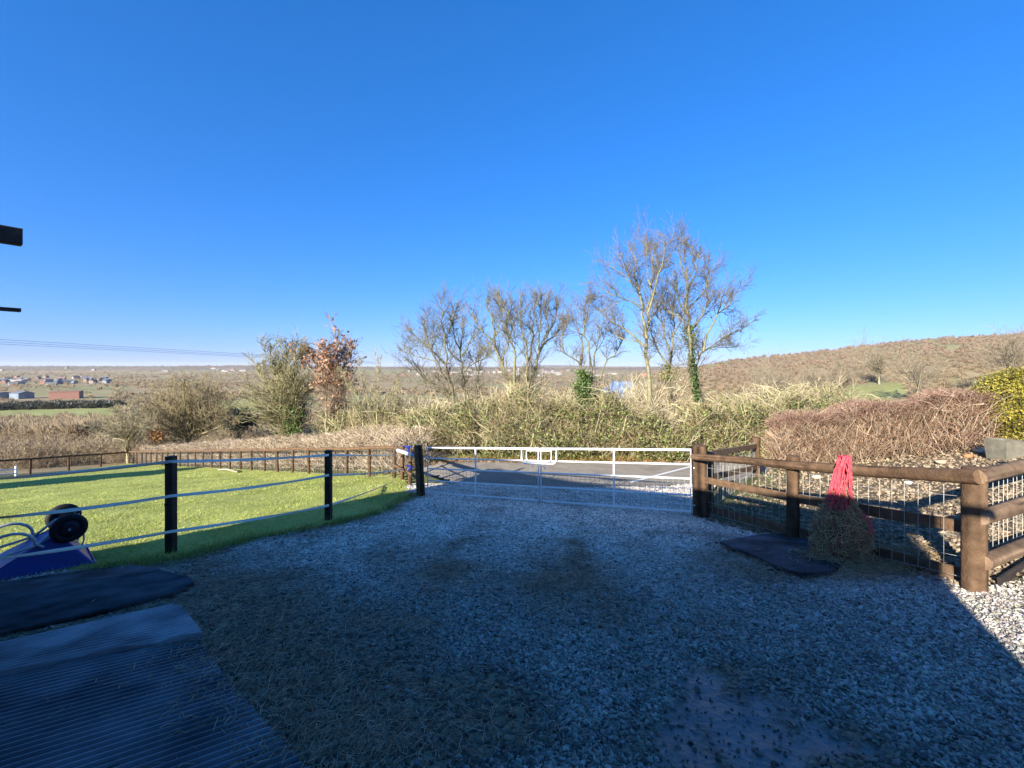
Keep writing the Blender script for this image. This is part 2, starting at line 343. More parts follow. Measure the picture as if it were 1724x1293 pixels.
def stones(mb, P, size, cols, tmpl, flat_=.6):
    v, f = tmpl; N = len(P)
    q = RNG.normal(size=(N, 4)); q /= np.linalg.norm(q, axis=1, keepdims=True); w, x, y, z = q.T
    R = np.stack([1 - 2 * (y * y + z * z), 2 * (x * y - z * w), 2 * (x * z + y * w), 2 * (x * y + z * w), 1 - 2 * (x * x + z * z), 2 * (y * z - x * w), 2 * (x * z - y * w), 2 * (y * z + x * w), 1 - 2 * (x * x + y * y)], 1).reshape(N, 3, 3)
    sc = np.stack([RNG.uniform(.8, 1.5, N), RNG.uniform(.55, 1.0, N), RNG.uniform(.35, .7, N)], 1) * size[:, None]
    vv = v[None] * (1 + RNG.uniform(-.32, .28, (N, len(v), 1))) * sc[:, None]
    vv = np.einsum('nij,nkj->nki', R, vv); vv[:, :, 2] *= flat_ + .25
    V = vv + P[:, None]
    Fs = (f[None] + (np.arange(N) * len(v))[:, None, None]).reshape(-1, 3)
    mb.add(V.reshape(-1, 3), Fs, np.repeat(cols, len(v), axis=0))
def scatter(poly, n, ymin=None, ymax=None, power=1.0):
    """random ground points, denser near the camera"""
    poly = np.asarray(poly); out = []; tot = 0
    while tot < n:
        d = ymin * (ymax / ymin) ** RNG.uniform(0, 1, n) if power else RNG.uniform(ymin, ymax, n)
        a = RNG.uniform(-1.32, 1.32, n); x = a * d
        k = inside(poly, x, d); out.append(np.stack([x[k], d[k]], 1)); tot += k.sum()
        if k.sum() == 0: break
    return np.concatenate(out)[:n]
MATS = [[(-200, 1200), (120, 1122), (333, 1084), (352, 1110), (400, 1175), (450, 1230), (520, 1310), (560, 1400), (-200, 1500)],
        [(-200, 1142), (0, 1098), (120, 1070), (290, 1031), (306, 1034), (341, 1078), (120, 1118), (-200, 1192)],
        [(-200, 1050), (0, 1008), (150, 985), (270, 967), (315, 978), (328, 990), (290, 1008), (200, 1030), (0, 1076), (-200, 1130)],
        [(-200, 1010), (0, 986), (120, 967), (215, 955), (275, 962), (150, 990), (-200, 1060)],
        [(1210, 922), (1290, 908), (1390, 905), (1440, 930), (1420, 962), (1396, 976), (1345, 978), (1310, 966), (1270, 946)]]
MATG = [np.array([G(*p)[:2] for p in q]) for q in MATS]
def on_mat(x, y):
    r = np.zeros(np.shape(x), bool)
    for q in MATG[:4]: r |= inside(q, x, y)
    return r
mb = MB()
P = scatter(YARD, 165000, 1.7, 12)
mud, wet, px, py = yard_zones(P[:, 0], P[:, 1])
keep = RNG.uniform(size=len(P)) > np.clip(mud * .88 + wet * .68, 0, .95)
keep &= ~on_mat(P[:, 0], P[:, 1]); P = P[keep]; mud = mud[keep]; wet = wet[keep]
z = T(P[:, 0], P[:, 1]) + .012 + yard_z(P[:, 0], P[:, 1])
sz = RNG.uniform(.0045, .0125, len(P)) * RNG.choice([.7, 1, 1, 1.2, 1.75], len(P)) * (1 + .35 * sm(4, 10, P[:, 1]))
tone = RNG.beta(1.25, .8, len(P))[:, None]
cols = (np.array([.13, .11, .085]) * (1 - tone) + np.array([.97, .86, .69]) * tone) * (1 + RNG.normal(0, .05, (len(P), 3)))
cols *= (1 - .1 * wet[:, None]) * (1 - .55 * mud[:, None]) * (.62 + .43 * sm(2.6, 7, P[:, 1])[:, None])  # stones darkened towards the camera, deeper shade beside the stable put into colour
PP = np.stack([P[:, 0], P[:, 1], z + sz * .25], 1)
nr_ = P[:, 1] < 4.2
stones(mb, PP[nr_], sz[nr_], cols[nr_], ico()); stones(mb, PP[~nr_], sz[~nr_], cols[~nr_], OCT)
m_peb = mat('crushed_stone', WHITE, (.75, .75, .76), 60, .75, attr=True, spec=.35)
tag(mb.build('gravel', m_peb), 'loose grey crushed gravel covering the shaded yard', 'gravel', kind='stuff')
# stones of the garden bed
mb = MB(); P = scatter(BED, 11500, 4.0, 11.8)
sz = RNG.uniform(.009, .034, len(P)) * RNG.choice([1, 1, 1.3], len(P)); tone = RNG.beta(2, 2, len(P))[:, None]
cols = np.array([.11, .075, .042]) * (1 - tone) + np.array([.47, .35, .215]) * tone
PP = np.stack([P[:, 0], P[:, 1], T(P[:, 0], P[:, 1]) + .01 + sz * .2], 1); stones(mb, PP, sz, cols, ico(), .5)
tag(mb.build('garden_stones', m_peb), 'buff flint stones strewn over the soil behind the timber fence', 'stones', kind='stuff')
# blades on the field
def blades(mb, P, z, h, w, cols, lean=.5):
    N = len(P); a = RNG.uniform(0, 2 * math.pi, N); dx = np.stack([np.cos(a), np.sin(a), 0 * a], 1) * w[:, None] / 2
    b = np.stack([P[:, 0], P[:, 1], z], 1); l = RNG.normal(0, lean, (N, 2)) * h[:, None]
    tip = b + np.stack([l[:, 0], l[:, 1], h], 1)
    V = np.stack([b - dx, b + dx, tip], 1).reshape(-1, 3)
    mb.add(V, np.arange(3 * N).reshape(N, 3), np.repeat(cols, 3, axis=0))
m_grass = mat('grass_blades', WHITE, (.75, .8, .7), 2, .7, attr=True, spec=.25, transl=.35)
mb = MB(); P = scatter(FIELD, 120000, 4.6, 36)
z = T(P[:, 0], P[:, 1]) + .07 * (fbm(P[:, 0] * 1.1, P[:, 1] * 1.1, 4) - .5)
n = fbm(P[:, 0] * .9, P[:, 1] * .9, 2)[:, None]; tone = RNG.uniform(size=(len(P), 1))
cols = (np.array([.24, .30, .04]) * (1 - tone) + np.array([.72, .66, .22]) * tone) * (.6 + .9 * n)
dead = RNG.uniform(size=len(P)) < .05; cols[dead] = (.55, .48, .24)
h = RNG.uniform(.02, .055, len(P)) * (.6 + .9 * fbm(P[:, 0] * 1.6, P[:, 1] * 1.6, 19)); blades(mb, P, z, h, RNG.uniform(.005, .012, len(P)) * (1 + P[:, 1] / 12), cols, 1.0)
tag(mb.build('grass', m_grass), 'short sunlit green grass of the paddock', 'grass', kind='stuff')
# ragged tufts where the turf breaks up into the gravel
mb = MB(); n = 5200; t_ = RNG.uniform(0, len(EDGE) - 1.001, n); i_ = t_.astype(int); P = EDGE[i_] + (EDGE[i_ + 1] - EDGE[i_]) * (t_ - i_)[:, None]
cl = fbm(t_ * 9, t_ * 0, 66); P = P + RNG.normal(0, 1, (n, 2)) * (.06 + .30 * np.clip(cl - .4, 0, 1))[:, None] + np.array([.05, -.06])
tone = RNG.uniform(size=(n, 1)); blades(mb, P, T(P[:, 0], P[:, 1]), RNG.uniform(.03, .11, n), RNG.uniform(.006, .014, n), np.array([.16, .24, .03]) * (1 - tone) + np.array([.50, .50, .16]) * tone, .7)
tag(mb.build('edge_tufts', m_grass), 'ragged grass tufts where the paddock turf meets the gravel', 'grass', kind='stuff')
# a few tufts and fallen leaves on the lane verge and round the bed
mb = MB(); xx = RNG.uniform(-6, 22, 9000); yy = np.where(RNG.uniform(size=9000) < .75, 14.95 + RNG.uniform(0, .9, 9000), 12.0 - RNG.uniform(0, .5, 9000) - (xx < 6.4) * 50)
k = yy > 0; P = np.stack([xx[k], yy[k]], 1); tone = RNG.uniform(size=(len(P), 1))
cols = np.array([.14, .20, .03]) * (1 - tone) + np.array([.36, .32, .10]) * tone
blades(mb, P, T(P[:, 0], P[:, 1]) - .02, RNG.uniform(.06, .2, len(P)), RNG.uniform(.01, .03, len(P)), cols, .5)
q = scatter(BED, 5000, 5.5, 11.8); qpx = PX(q[:, 0], q[:, 1], T(q[:, 0], q[:, 1]))[0]; q = q[(qpx < 1345)]
blades(mb, q, T(q[:, 0], q[:, 1]), RNG.uniform(.05, .16, len(q)), RNG.uniform(.008, .02, len(q)), np.tile([.09, .16, .03], (len(q), 1)), .6)
tag(mb.build('verge_grass', m_grass), 'rough grass along the lane verge and behind the gate post', 'grass', kind='stuff')
# fallen russet leaves on the verge
mb = MB(); n = 2600; x = RNG.uniform(-4, 12, n); y = RNG.uniform(14.6, 15.6, n); s_ = RNG.uniform(.03, .07, n)
tone = RNG.uniform(size=(n, 1)); blades(mb, np.stack([x, y], 1), T(x, y) + .02, s_, s_ * 1.2, np.array([.35, .16, .06]) * (1 - tone) + np.array([.42, .26, .12]) * tone, 1.5)
tag(mb.build('fallen_leaves', m_leaf), 'russet fallen leaves along the far edge of the lane', 'leaves', kind='stuff')
# straw litter
def strands(mb, P, L, r, cols, tilt=.25, k=3):
    N = len(P); a = RNG.uniform(0, 2 * math.pi, N); e = RNG.normal(0, tilt, N)
    d = np.stack([np.cos(a) * np.cos(e), np.sin(a) * np.cos(e), np.sin(e)], 1) * L[:, None]
    bend = RNG.normal(0, .18, (N, 3)) * L[:, None]; bend[:, 2] = np.abs(bend[:, 2]) * .4
    mid = P + bend
    mb.segs(P - d / 2, mid, r, r, cols, k); mb.segs(mid, P + d / 2, r, r * .8, cols, k)
mb = MB(); pts = []
for cx, cy, rx, ry, n in ((1290, 885, 90, 14, 900), (1350, 945, 110, 26, 2600), (1430, 965, 90, 16, 2200), (1210, 870, 60, 10, 500), (935, 985, 55, 14, 900), (945, 1030, 90, 40, 300), (680, 1055, 70, 14, 260), (430, 1120, 170, 120, 1500), (560, 1180, 170, 90, 900), (600, 1255, 130, 40, 1000), (860, 1230, 160, 50, 160), (1090, 1050, 120, 40, 130), (1230, 1030, 200, 50, 160), (330, 1110, 40, 60, 220), (900, 900, 300, 40, 200), (560, 1000, 200, 60, 150), (720, 1130, 150, 60, 120), (150, 1180, 200, 80, 14), (480, 1050, 120, 50, 500), (1050, 960, 250, 60, 260), (760, 950, 150, 40, 160)):
    q = np.stack([RNG.normal(cx, rx * .6, n), RNG.normal(cy, ry * .6, n)], 1); q = q[(q[:, 1] > 840) & (q[:, 1] < 1330)]
    k = (HY - q[:, 1]) / F; d = EYE / (-k - .14); x = (q[:, 0] - CX) / F * d
    ok = (x > -5) & (x < 4.9) & (inside(np.asarray(YARD), x, d)); pts.append(np.stack([x[ok], d[ok]], 1))
P = np.concatenate(pts); z = T(P[:, 0], P[:, 1]) + .025 + np.abs(RNG.normal(0, .012, len(P)))
tone = RNG.uniform(size=(len(P), 1)); cols = np.array([.34, .225, .14]) * (1 - tone) + np.array([.92, .64, .42]) * tone
strands(mb, np.stack([P[:, 0], P[:, 1], z], 1), RNG.uniform(.025, .10, len(P)), np.full(len(P), .0012) * (1 + P[:, 1] / 10), cols)
tag(mb.build('loose_hay', m_straw), 'loose hay wisps scattered over the gravel', 'hay', kind='stuff')

# ------------------------------------------------------------------ far woodland, scrub
def crown_tmpl(n, seed, spread=1.0):
    r = np.random.default_rng(seed)
    d = r.normal(size=(n, 3)); d[:, 2] = np.abs(d[:, 2]) * 1.1 + .15; d /= np.linalg.norm(d, axis=1, keepdims=True)
    base = np.stack([r.normal(0, .12, n), r.normal(0, .12, n), r.uniform(.05, .45, n)], 1)
    R = r.uniform(.35, .62, n)[:, None]; tip = base + d * np.array([1.0, 1.0, .95]) * R
    side = np.cross(d, r.normal(size=(n, 3))); side /= np.linalg.norm(side, axis=1, keepdims=True)
    w = r.uniform(.02, .055, n)[:, None] * spread
    mid = base + (tip - base) * r.uniform(.5, .8, n)[:, None]
    V = np.stack([base, mid - side * w, tip, mid + side * w], 1)
    return V.reshape(-1, 3), np.arange(4 * n).reshape(n, 4)
def put_crowns(mb, P, S, cols, tm):
    v, f = tm; N = len(P); a = RNG.uniform(0, 2 * math.pi, N); ca, sa = np.cos(a), np.sin(a)
    V = np.stack([v[None, :, 0] * ca[:, None] - v[None, :, 1] * sa[:, None], v[None, :, 0] * sa[:, None] + v[None, :, 1] * ca[:, None], np.repeat(v[None, :, 2], N, 0) * RNG.uniform(.8, 1.15, N)[:, None]], -1) * S[:, None, None] + P[:, None]
    shade = (.93 + .14 * RNG.uniform(size=(N, len(v), 1))) * cols[:, None]
    mb.add(V.reshape(-1, 3), (f[None] + (np.arange(N) * len(v))[:, None, None]).reshape(-1, 4), shade.reshape(-1, 3))
def bush_tmpl(seed, n=34, w=.0052):
    """unit-size bare bush: curved stems, side twigs and tips as thin ribbons"""
    r = np.random.default_rng(seed); A, B, Wd = [], [], []
    for _ in range(n):
        d = r.normal(size=3); d[2] = abs(d[2]) * .9 + .35; d /= np.linalg.norm(d); p = np.array([r.normal(0, .05), r.normal(0, .05), 0]); L = r.uniform(.55, .95); k = 5
        for i in range(k):
            d = d + r.normal(0, .12, 3) + np.array([0, 0, .10]); d /= np.linalg.norm(d); q = p + d * L / k; A.append(p); B.append(q); Wd.append(w * (1.5 - i * .25))
            for _j in range(2 + i):
                e = d + r.normal(0, .55, 3); e[2] += .15; e /= np.linalg.norm(e); l = r.uniform(.08, .2) * (1.2 - .1 * i); o = p + (q - p) * r.random(); t = o + e * l; A.append(o); B.append(t); Wd.append(w * .62)
                for _k in range(2):
                    g = e + r.normal(0, .5, 3); g /= np.linalg.norm(g); o2 = o + e * l * r.uniform(.3, .9); A.append(o2); B.append(o2 + g * l * r.uniform(.4, .8)); Wd.append(w * .5)
            p = q
    A, B, Wd = np.array(A), np.array(B), np.array(Wd)[:, None]; d = B - A; sd_ = np.cross(d, r.normal(size=d.shape)); sd_ /= np.linalg.norm(sd_, axis=1, keepdims=True)
    V = np.stack([A - sd_ * Wd, A + sd_ * Wd, B + sd_ * Wd * .6, B - sd_ * Wd * .6], 1); m_ = len(A)
    return V.reshape(-1, 3), np.arange(4 * m_).reshape(m_, 4)
LK = np.asarray(LAKE)
n = 24000
a = RNG.uniform(-1.42, 1.5, n); d = 105 * (5200 / 105) ** RNG.uniform(0, 1, n); x = a * d; z = T(x, d); px, py = PX(x, d, z)
bad = inside(LK, x, d) | inside(LK, x, d + 14)
front = inside(LK, x * 1.18, d * 1.18) | inside(LK, x * 1.07, d * 1.07)
bad |= front & (RNG.uniform(size=n) < .3)
bad |= (px < 195) & (py > 676) & (py < 706)
bad |= (px > 360) & (px < 436) & (py > 676) & (py < 702)
bad |= (px < 190) & (py > 632) & (py < 684) & (RNG.uniform(size=n) < .6)
bad |= (px > 675) & (px < 1085) & (py > 622) & (py < 640) & (RNG.uniform(size=n) < .4)
bad |= (px > 1280) & (px < 1530) & (py > 644) & (d < 340)
bad |= (a < .38) & (d > 330) & (fbm(x / 140, d / 220, 44) < .455) & (RNG.uniform(size=n) < .9)
bad |= (px > 590) & (px < 700) & (py > 620) & (py < 629) & (RNG.uniform(size=n) < .7)
k = ~bad; x, d, z, a, px, py = x[k], d[k], z[k], a[k], px[k], py[k]
S = np.maximum(RNG.uniform(5.5, 9, len(x)), np.minimum(d * .0062, 11)) * np.where(d < 170, .8, 1) * np.where((a > .42) & (d > 260), .82, 1)
patch = fbm(x / (30 + d * .12), d / (30 + d * .2), 41)[:, None]; t2 = RNG.uniform(size=(len(x), 1))
c1 = np.array([.42, .29, .18]); c2 = np.array([.46, .37, .20]); c3 = np.array([.28, .215, .14])
cols = c1 * (1 - patch) + c2 * patch; cols = cols * (1 - .3 * t2) + c3 * .3 * t2
hillc = np.array([.335, .22, .15]); hh = (sm(.4, .5, a) * sm(250, 600, d))[:, None]; cols = cols * (1 - .7 * hh) + hillc * .7 * hh * (.75 + .5 * patch)
mb = MB(); tid = RNG.integers(0, 5, len(x))
for q in range(5):
    for d0, d1, nq, wq in ((0, 220, 260, .42), (220, 520, 80, .9), (520, 1e6, 26, 2.0)):
        s_ = (tid == q) & (d >= d0) & (d < d1); P = np.stack([x[s_], d[s_], z[s_] - S[s_] * .15], 1)
        put_crowns(mb, P, S[s_] * (1.15 if d1 > 1e5 else 1), cols[s_], crown_tmpl(nq, q + int(d0), wq))
tag(mb.build('woodland', m_wood_far), 'leafless brown woodland filling the valley and the far hillside', 'woodland', kind='stuff')
# dark hedgerow line behind the left meadow
mb = MB(); n = 420; px = RNG.uniform(-60, 205, n); P = np.array([G(p, 690 - (p / 40) + RNG.uniform(-4, 1)) for p in px])
dk = RNG.uniform(size=(n, 1)); cols = np.array([.035, .04, .022]) * (1 - dk) + np.array([.13, .115, .07]) * dk
put_crowns(mb, P - np.array([0, 0, 1.0]), RNG.uniform(5, 9, n), cols, crown_tmpl(90, 70, 1.3))
tag(mb.build('field_hedgerow', m_leaf), 'dark hedgerow along the far side of the pale meadow', 'hedgerow', kind='stuff')

def rot_dir(d, ang, rng=random):
    d = np.asarray(d, float); d = d / (np.linalg.norm(d) + 1e-9)
    r = np.array([rng.gauss(0, 1) for _ in range(3)]); r -= d * np.dot(r, d); r /= np.linalg.norm(r) + 1e-9
    return d * math.cos(ang) + r * math.sin(ang)
class Tree:
    """limb paths grow side branches and twigs"""
    def __init__(s, tw=(.26, .20, .15), bk=(.30, .27, .17), scale=1.0, up=.25, dens=1.0):
        s.big = MB(); s.S = []; s.tw = np.array(tw); s.bk = np.array(bk); s.sc = scale; s.up = up; s.dens = dens; s.tips = []
    def seg(s, p, q, r0, r1, lv): s.S.append((p, q, r0, r1, lv))
    def twig(s, p, d, L, r, lv):
        n = 5 if lv == 1 else 3 if lv == 2 else 2
        p = np.array(p); st = L / n
        for i in range(n):
            d = d + np.array([random.gauss(0, .17), random.gauss(0, .17), random.gauss(0, .12) + s.up * .32]); d /= np.linalg.norm(d)
            q = p + d * st; r1 = r * (.8 if i < n - 1 else .6); s.seg(p, q, r, r1, lv); r = r1; p = q
            if lv == 1:
                for _ in range(3): s.twig(p, rot_dir(d, random.uniform(.45, 1.05)), L * random.uniform(.25, .55), r * .7, 2)
            elif lv == 2 and random.random() < .9 * s.dens: s.twig(p, rot_dir(d, random.uniform(.4, .8)), L * random.uniform(.3, .6), r * .8, 3)
        s.tips.append(p)
    def limb(s, path, r0, r1=.012, start=.25, gap=.3, side=1.0):
        P = np.asarray(path, float)
        Q = [P[0]]
        for a, b in zip(P[:-1], P[1:]):
            n = max(1, int(np.linalg.norm(b - a) / (.35 * s.sc)))
            for i in range(1, n + 1): Q.append(a + (b - a) * i / n + (np.array([random.gauss(0, .05) for _ in range(3)]) * s.sc if i < n else 0))
        Q = np.array(Q); dl = np.linalg.norm(np.diff(Q, axis=0), axis=1); cum = np.concatenate([[0], np.cumsum(dl)]); tot = cum[-1]
        R = r0 + (r1 - r0) * (cum / tot) ** .8
        cb = s.bk * (1 - cum / tot)[:, None] * 1.0 + (s.tw * .5 + s.bk * .5) * (cum / tot)[:, None]
        s.big.tube(Q, R, 6, np.repeat(cb, 6, axis=0) if False else None, cap=False)
        s.big.Cc[-1][:, :3] = np.repeat(cb, 6, axis=0)
        t = tot * start
        while t < tot:
            i = int(np.searchsorted(cum, t)) - 1; i = max(0, min(i, len(Q) - 2)); f = (t - cum[i]) / dl[i]; p = Q[i] + (Q[i + 1] - Q[i]) * f
            fr = t / tot; L = side * s.sc * random.uniform(.5, 1.75) * (1.2 - .66 * fr)
            d = rot_dir(Q[i + 1] - Q[i], random.uniform(.45, .95)); d[2] += s.up * .6; d /= np.linalg.norm(d)
            s.twig(p, d, L, min(.016 * s.sc, R[i] * .7), 1); t += .74 * gap * s.sc * random.uniform(.5, 1.5)
        d = Q[-1] - Q[-2]; s.twig(Q[-1], d / np.linalg.norm(d), .25 * s.sc, r1, 1)
    def finish(s, name, label, cat='tree', group=None, rmin=.0042, leaves=None, ivy=None, loc=None, leafname='dead_leaves'):
        if loc is None: loc = s.big.V[0][:6].mean(0)
        t = thing(name, label, cat, tuple(loc), group)
        s.big.build('trunk', m_bark, t, smooth=True)
        P0 = np.array([a[0] for a in s.S]); P1 = np.array([a[1] for a in s.S]); R0 = np.maximum([a[2] for a in s.S], rmin * s.sc); R1 = np.maximum([a[3] for a in s.S], rmin * s.sc * .8); lv = np.array([a[4] for a in s.S])[:, None]
        col = np.where(lv == 1, s.bk * .5 + s.tw * .5, s.tw) * RNG.uniform(.6, 1.1, (len(P0), 1))
        mb = MB(); mb.segs(P0, P1, R0, R1, col); mb.build('crown', m_twig, t)
        if leaves is not None:
            mb = MB(); leafquads(mb, *leaves); mb.build(leafname, m_leaf, t)
        if ivy is not None:
            mb = MB(); leafquads(mb, *ivy); mb.build('ivy', m_leaf, t)
        return t
def leafquads(mb, P, size, cols):
    P = np.asarray(P); N = len(P); d = RNG.normal(size=(N, 3)); d /= np.linalg.norm(d, axis=1, keepdims=True)
    e = np.cross(d, RNG.normal(size=(N, 3))); e /= np.linalg.norm(e, axis=1, keepdims=True); s_ = np.broadcast_to(size, N)[:, None]
    V = np.stack([P - d * s_ * .6, P + e * s_ * .4, P + d * s_ * .6, P - e * s_ * .4], 1)
    mb.add(V.reshape(-1, 3), np.arange(4 * N).reshape(N, 4), np.repeat(np.broadcast_to(cols, (N, 3)), 4, axis=0))
def pl(d, *pts, dd=0.0):
    """pixel polyline at distance d, drifting dd metres in depth to its end"""
    n = len(pts); return [W(a, b, d + dd * i / max(1, n - 1)) for i, (a, b) in enumerate(pts)]
def foot(p): return (p[0] + random.uniform(-.05, .05), p[1], Tz(p[0], p[1]) - .1)
def rooted(path): return [foot(path[0])] + list(path)

LANE_TREES = 'bare trees along the far side of the lane'
# olive many-stemmed tree on the left
random.seed(11); t = Tree((.30, .26, .13), (.36, .34, .15), 1.1, .25); D = 22
for q in ([(489, 723), (487, 690), (485, 650), (482, 605), (481, 580)], [(489, 722), (465, 696), (440, 678), (418, 668)], [(489, 722), (470, 680), (447, 645), (432, 620)], [(489, 722), (476, 670), (462, 630), (455, 590)], [(489, 722), (497, 680), (503, 640), (507, 600)], [(488, 722), (458, 712), (438, 692)], [(489, 722), (505, 690), (515, 655)], [(489, 722), (474, 690), (468, 640), (468, 600)], [(489, 722), (493, 670), (494, 620), (497, 585)]):
    t.limb(rooted(pl(D, *q, dd=random.uniform(-2, 2))), .10, .018, .2, .24, 1.0)
n = 900; iv = np.array([W(random.gauss(492, 9), random.uniform(685, 730), D - .4 + random.uniform(-.5, .6)) for _ in range(n)])
t.finish('multi_stemmed_tree', 'olive many-stemmed bare tree fanning out left of the russet-leaved oak', 'tree', LANE_TREES, .008, ivy=(iv, .10, np.array([.10, .16, .035]) * RNG.uniform(.6, 1.6, (n, 1))))
# russet oak
random.seed(12); t = Tree((.30, .22, .15), (.36, .32, .17), 1.0, .3); D = 21
for q in ([(563, 720), (554, 674), (550, 646), (534, 605)], [(577, 704), (566, 668), (566, 639), (568, 600), (565, 558)], [(579, 704), (575, 668), (573, 640), (585, 600)], [(566, 650), (548, 610), (540, 585)], [(554, 664), (535, 635), (515, 615), (508, 600)], [(568, 640), (582, 612), (592, 590)], [(548, 640), (528, 610), (520, 592)]):
    t.limb(rooted(pl(D, *q, dd=random.uniform(-1.2, 1.2))), .08, .016, .35, .36, 1.0)
lp = [p for p in t.tips if 575 < PX(*p)[1] < 648 or random.random() < .25]
lp = np.array([p + np.array([random.gauss(0, .08) for _ in range(3)]) for p in lp for _ in range(3 if (PX(*p)[0] > 505) else 1)])
lp = lp[RNG.uniform(size=len(lp)) < .085]
c = RNG.uniform(size=(len(lp), 1)); t.finish('oak_tree', 'young oak still holding russet dead leaves', 'tree', LANE_TREES, .007, leaves=(lp, .15, np.array([.42, .18, .09]) * (1 - c) + np.array([.70, .40, .24]) * c))
# saplings
random.seed(13); t = Tree((.33, .29, .16), (.42, .38, .2), .9, .35); D = 19
for q in ([(611, 713), (607, 676), (583, 645), (577, 630)], [(631, 704), (619, 674), (607, 635), (604, 612)], [(633, 704), (637, 666), (637, 633), (640, 608)], [(612, 713), (600, 690), (590, 655)], [(634, 704), (650, 680), (662, 650)], [(655, 710), (668, 680), (672, 655)]):
    t.limb(rooted(pl(D, *q, dd=random.uniform(-.8, .8))), .04, .012, .4, .4, .6)
t.finish('sapling_clump', 'clump of slim pale saplings right of the russet-leaved oak', 'tree', LANE_TREES, .006)
# leaning tree D
random.seed(14); t = Tree((.20, .17, .105), (.25, .23, .12), 1.0, .3); D = 18
for q, r in (([(765, 686), (755, 634), (749, 586), (746, 528), (741, 505)], .09), ([(749, 613), (719, 582), (694, 560)], .05), ([(753, 640), (730, 600), (716, 560), (712, 545)], .045), ([(761, 665), (738, 649), (711, 634), (690, 610)], .045), ([(748, 575), (760, 545), (768, 520)], .035), ([(733, 608), (700, 600), (678, 590)], .03)):
    p = pl(D, *q, dd=random.uniform(-1.2, 1.2)); t.limb(rooted(p) if q[0] == (765, 686) else p, r, .014, .25, .27, .95)
t.finish('leaning_tree', 'bare tree with boughs leaning left beyond the left leaf of the gate', 'tree', LANE_TREES)
random.seed(15); t = Tree((.20, .17, .105), (.26, .24, .125), 1.0, .3); D = 18.3
for q, r in (([(790, 680), (778, 628), (776, 574), (774, 540)], .08), ([(777, 600), (790, 575), (808, 560)], .04), ([(776, 590), (764, 560), (760, 540)], .04), ([(777, 610), (755, 590), (748, 565)], .03), ([(779, 630), (800, 610), (822, 597)], .03)):
    p = pl(D, *q, dd=random.uniform(-1.2, 1.2)); t.limb(rooted(p) if r == .08 else p, r, .014, .3, .28, .85)
t.finish('slender_tree', 'slender upright bare tree between the leaning tree and the broad fan-shaped tree', 'tree', LANE_TREES)
random.seed(16); t = Tree((.22, .18, .13), (.29, .26, .14), .8, .3); D = 19
for q, r in (([(799, 686), (805, 640), (805, 600), (808, 575)], .05), ([(805, 625), (818, 600), (822, 580)], .03), ([(804, 625), (792, 600)], .025)):
    p = pl(D, *q, dd=random.uniform(-.8, .8)); t.limb(rooted(p) if r == .05 else p, r, .012, .3, .32, .7)
t.finish('thin_tree', 'thin small bare tree left of the fan-shaped tree trunk', 'tree', LANE_TREES)
# fan shaped tree G
random.seed(17); t = Tree((.215, .185, .11), (.31, .28, .135), 1.0, .5); D = 17.5
for q, r in (([(880, 668), (859, 645), (845, 613), (834, 569), (828, 534), (823, 505)], .11), ([(832, 574), (815, 561), (800, 540), (795, 525)], .04), ([(868, 655), (866, 620), (865, 586), (851, 557), (849, 515)], .07), ([(884, 668), (888, 649), (887, 597), (880, 565), (876, 500)], .075), ([(884, 668), (891, 649), (905, 599), (918, 565), (923, 500)], .12), ([(911, 585), (936, 565), (950, 544)], .045), ([(888, 610), (899, 565), (899, 505)], .05), ([(845, 613), (858, 570), (862, 515)], .04), ([(907, 597), (908, 560), (911, 505)], .045), ([(918, 570), (935, 540), (938, 510)], .04), ([(850, 630), (832, 605), (822, 596)], .02), ([(834, 569), (843, 540), (838, 500)], .03)):
    p = pl(D, *q, dd=random.uniform(-1.5, 1.5)); t.limb(rooted(p) if q[0][1] > 660 else p, r, .015, .35, .22, .85)
n = 500; iv = np.array([W(random.gauss(885, 8), random.uniform(650, 692), D - .4 + random.uniform(-.5, .6)) for _ in range(n)])
t.finish('fan_shaped_tree', 'broad fan-shaped bare tree with upright limbs behind the middle of the gate', 'tree', LANE_TREES, ivy=(iv, .09, np.array([.09, .14, .03]) * RNG.uniform(.6, 1.6, (n, 1))))
# ivy stump tree H
random.seed(18); t = Tree((.20, .165, .12), (.26, .24, .13), 1.0, .3); D = 16.5
for q, r in (([(985, 690), (983, 650), (977, 617), (974, 609), (949, 594), (936, 580)], .12), ([(977, 617), (980, 601), (984, 557), (982, 523), (988, 505)], .06), ([(997, 640), (995, 617), (990, 575), (984, 545), (995, 508)], .05), ([(1010, 640), (1017, 617), (1042, 585), (1050, 570)], .04), ([(1000, 617), (1006, 580), (1012, 550)], .04), ([(949, 594), (945, 570), (955, 545)], .03)):
    p = pl(D, *q, dd=random.uniform(-1.2, 1.2)); t.limb(rooted(p) if q[0][1] > 660 else p, r, .014, .35, .28, .9)
n = 3000; iv = np.array([W(random.gauss(980 + (h_ - 620) * .07 + 4 * math.sin(h_ * .21), 4.5 + (h_ - 620) * .13), h_, D - .25 + random.gauss(0, .26)) for h_ in [622 + 75 * random.random() ** .8 for _ in range(n)]])
t.finish('ivy_clad_tree', 'ivy-clad trunk with spreading bare boughs left of the two tallest trees', 'tree', LANE_TREES, ivy=(iv, .07, np.array([.11, .16, .04]) * RNG.uniform(.4, 1.9, (n, 1))))
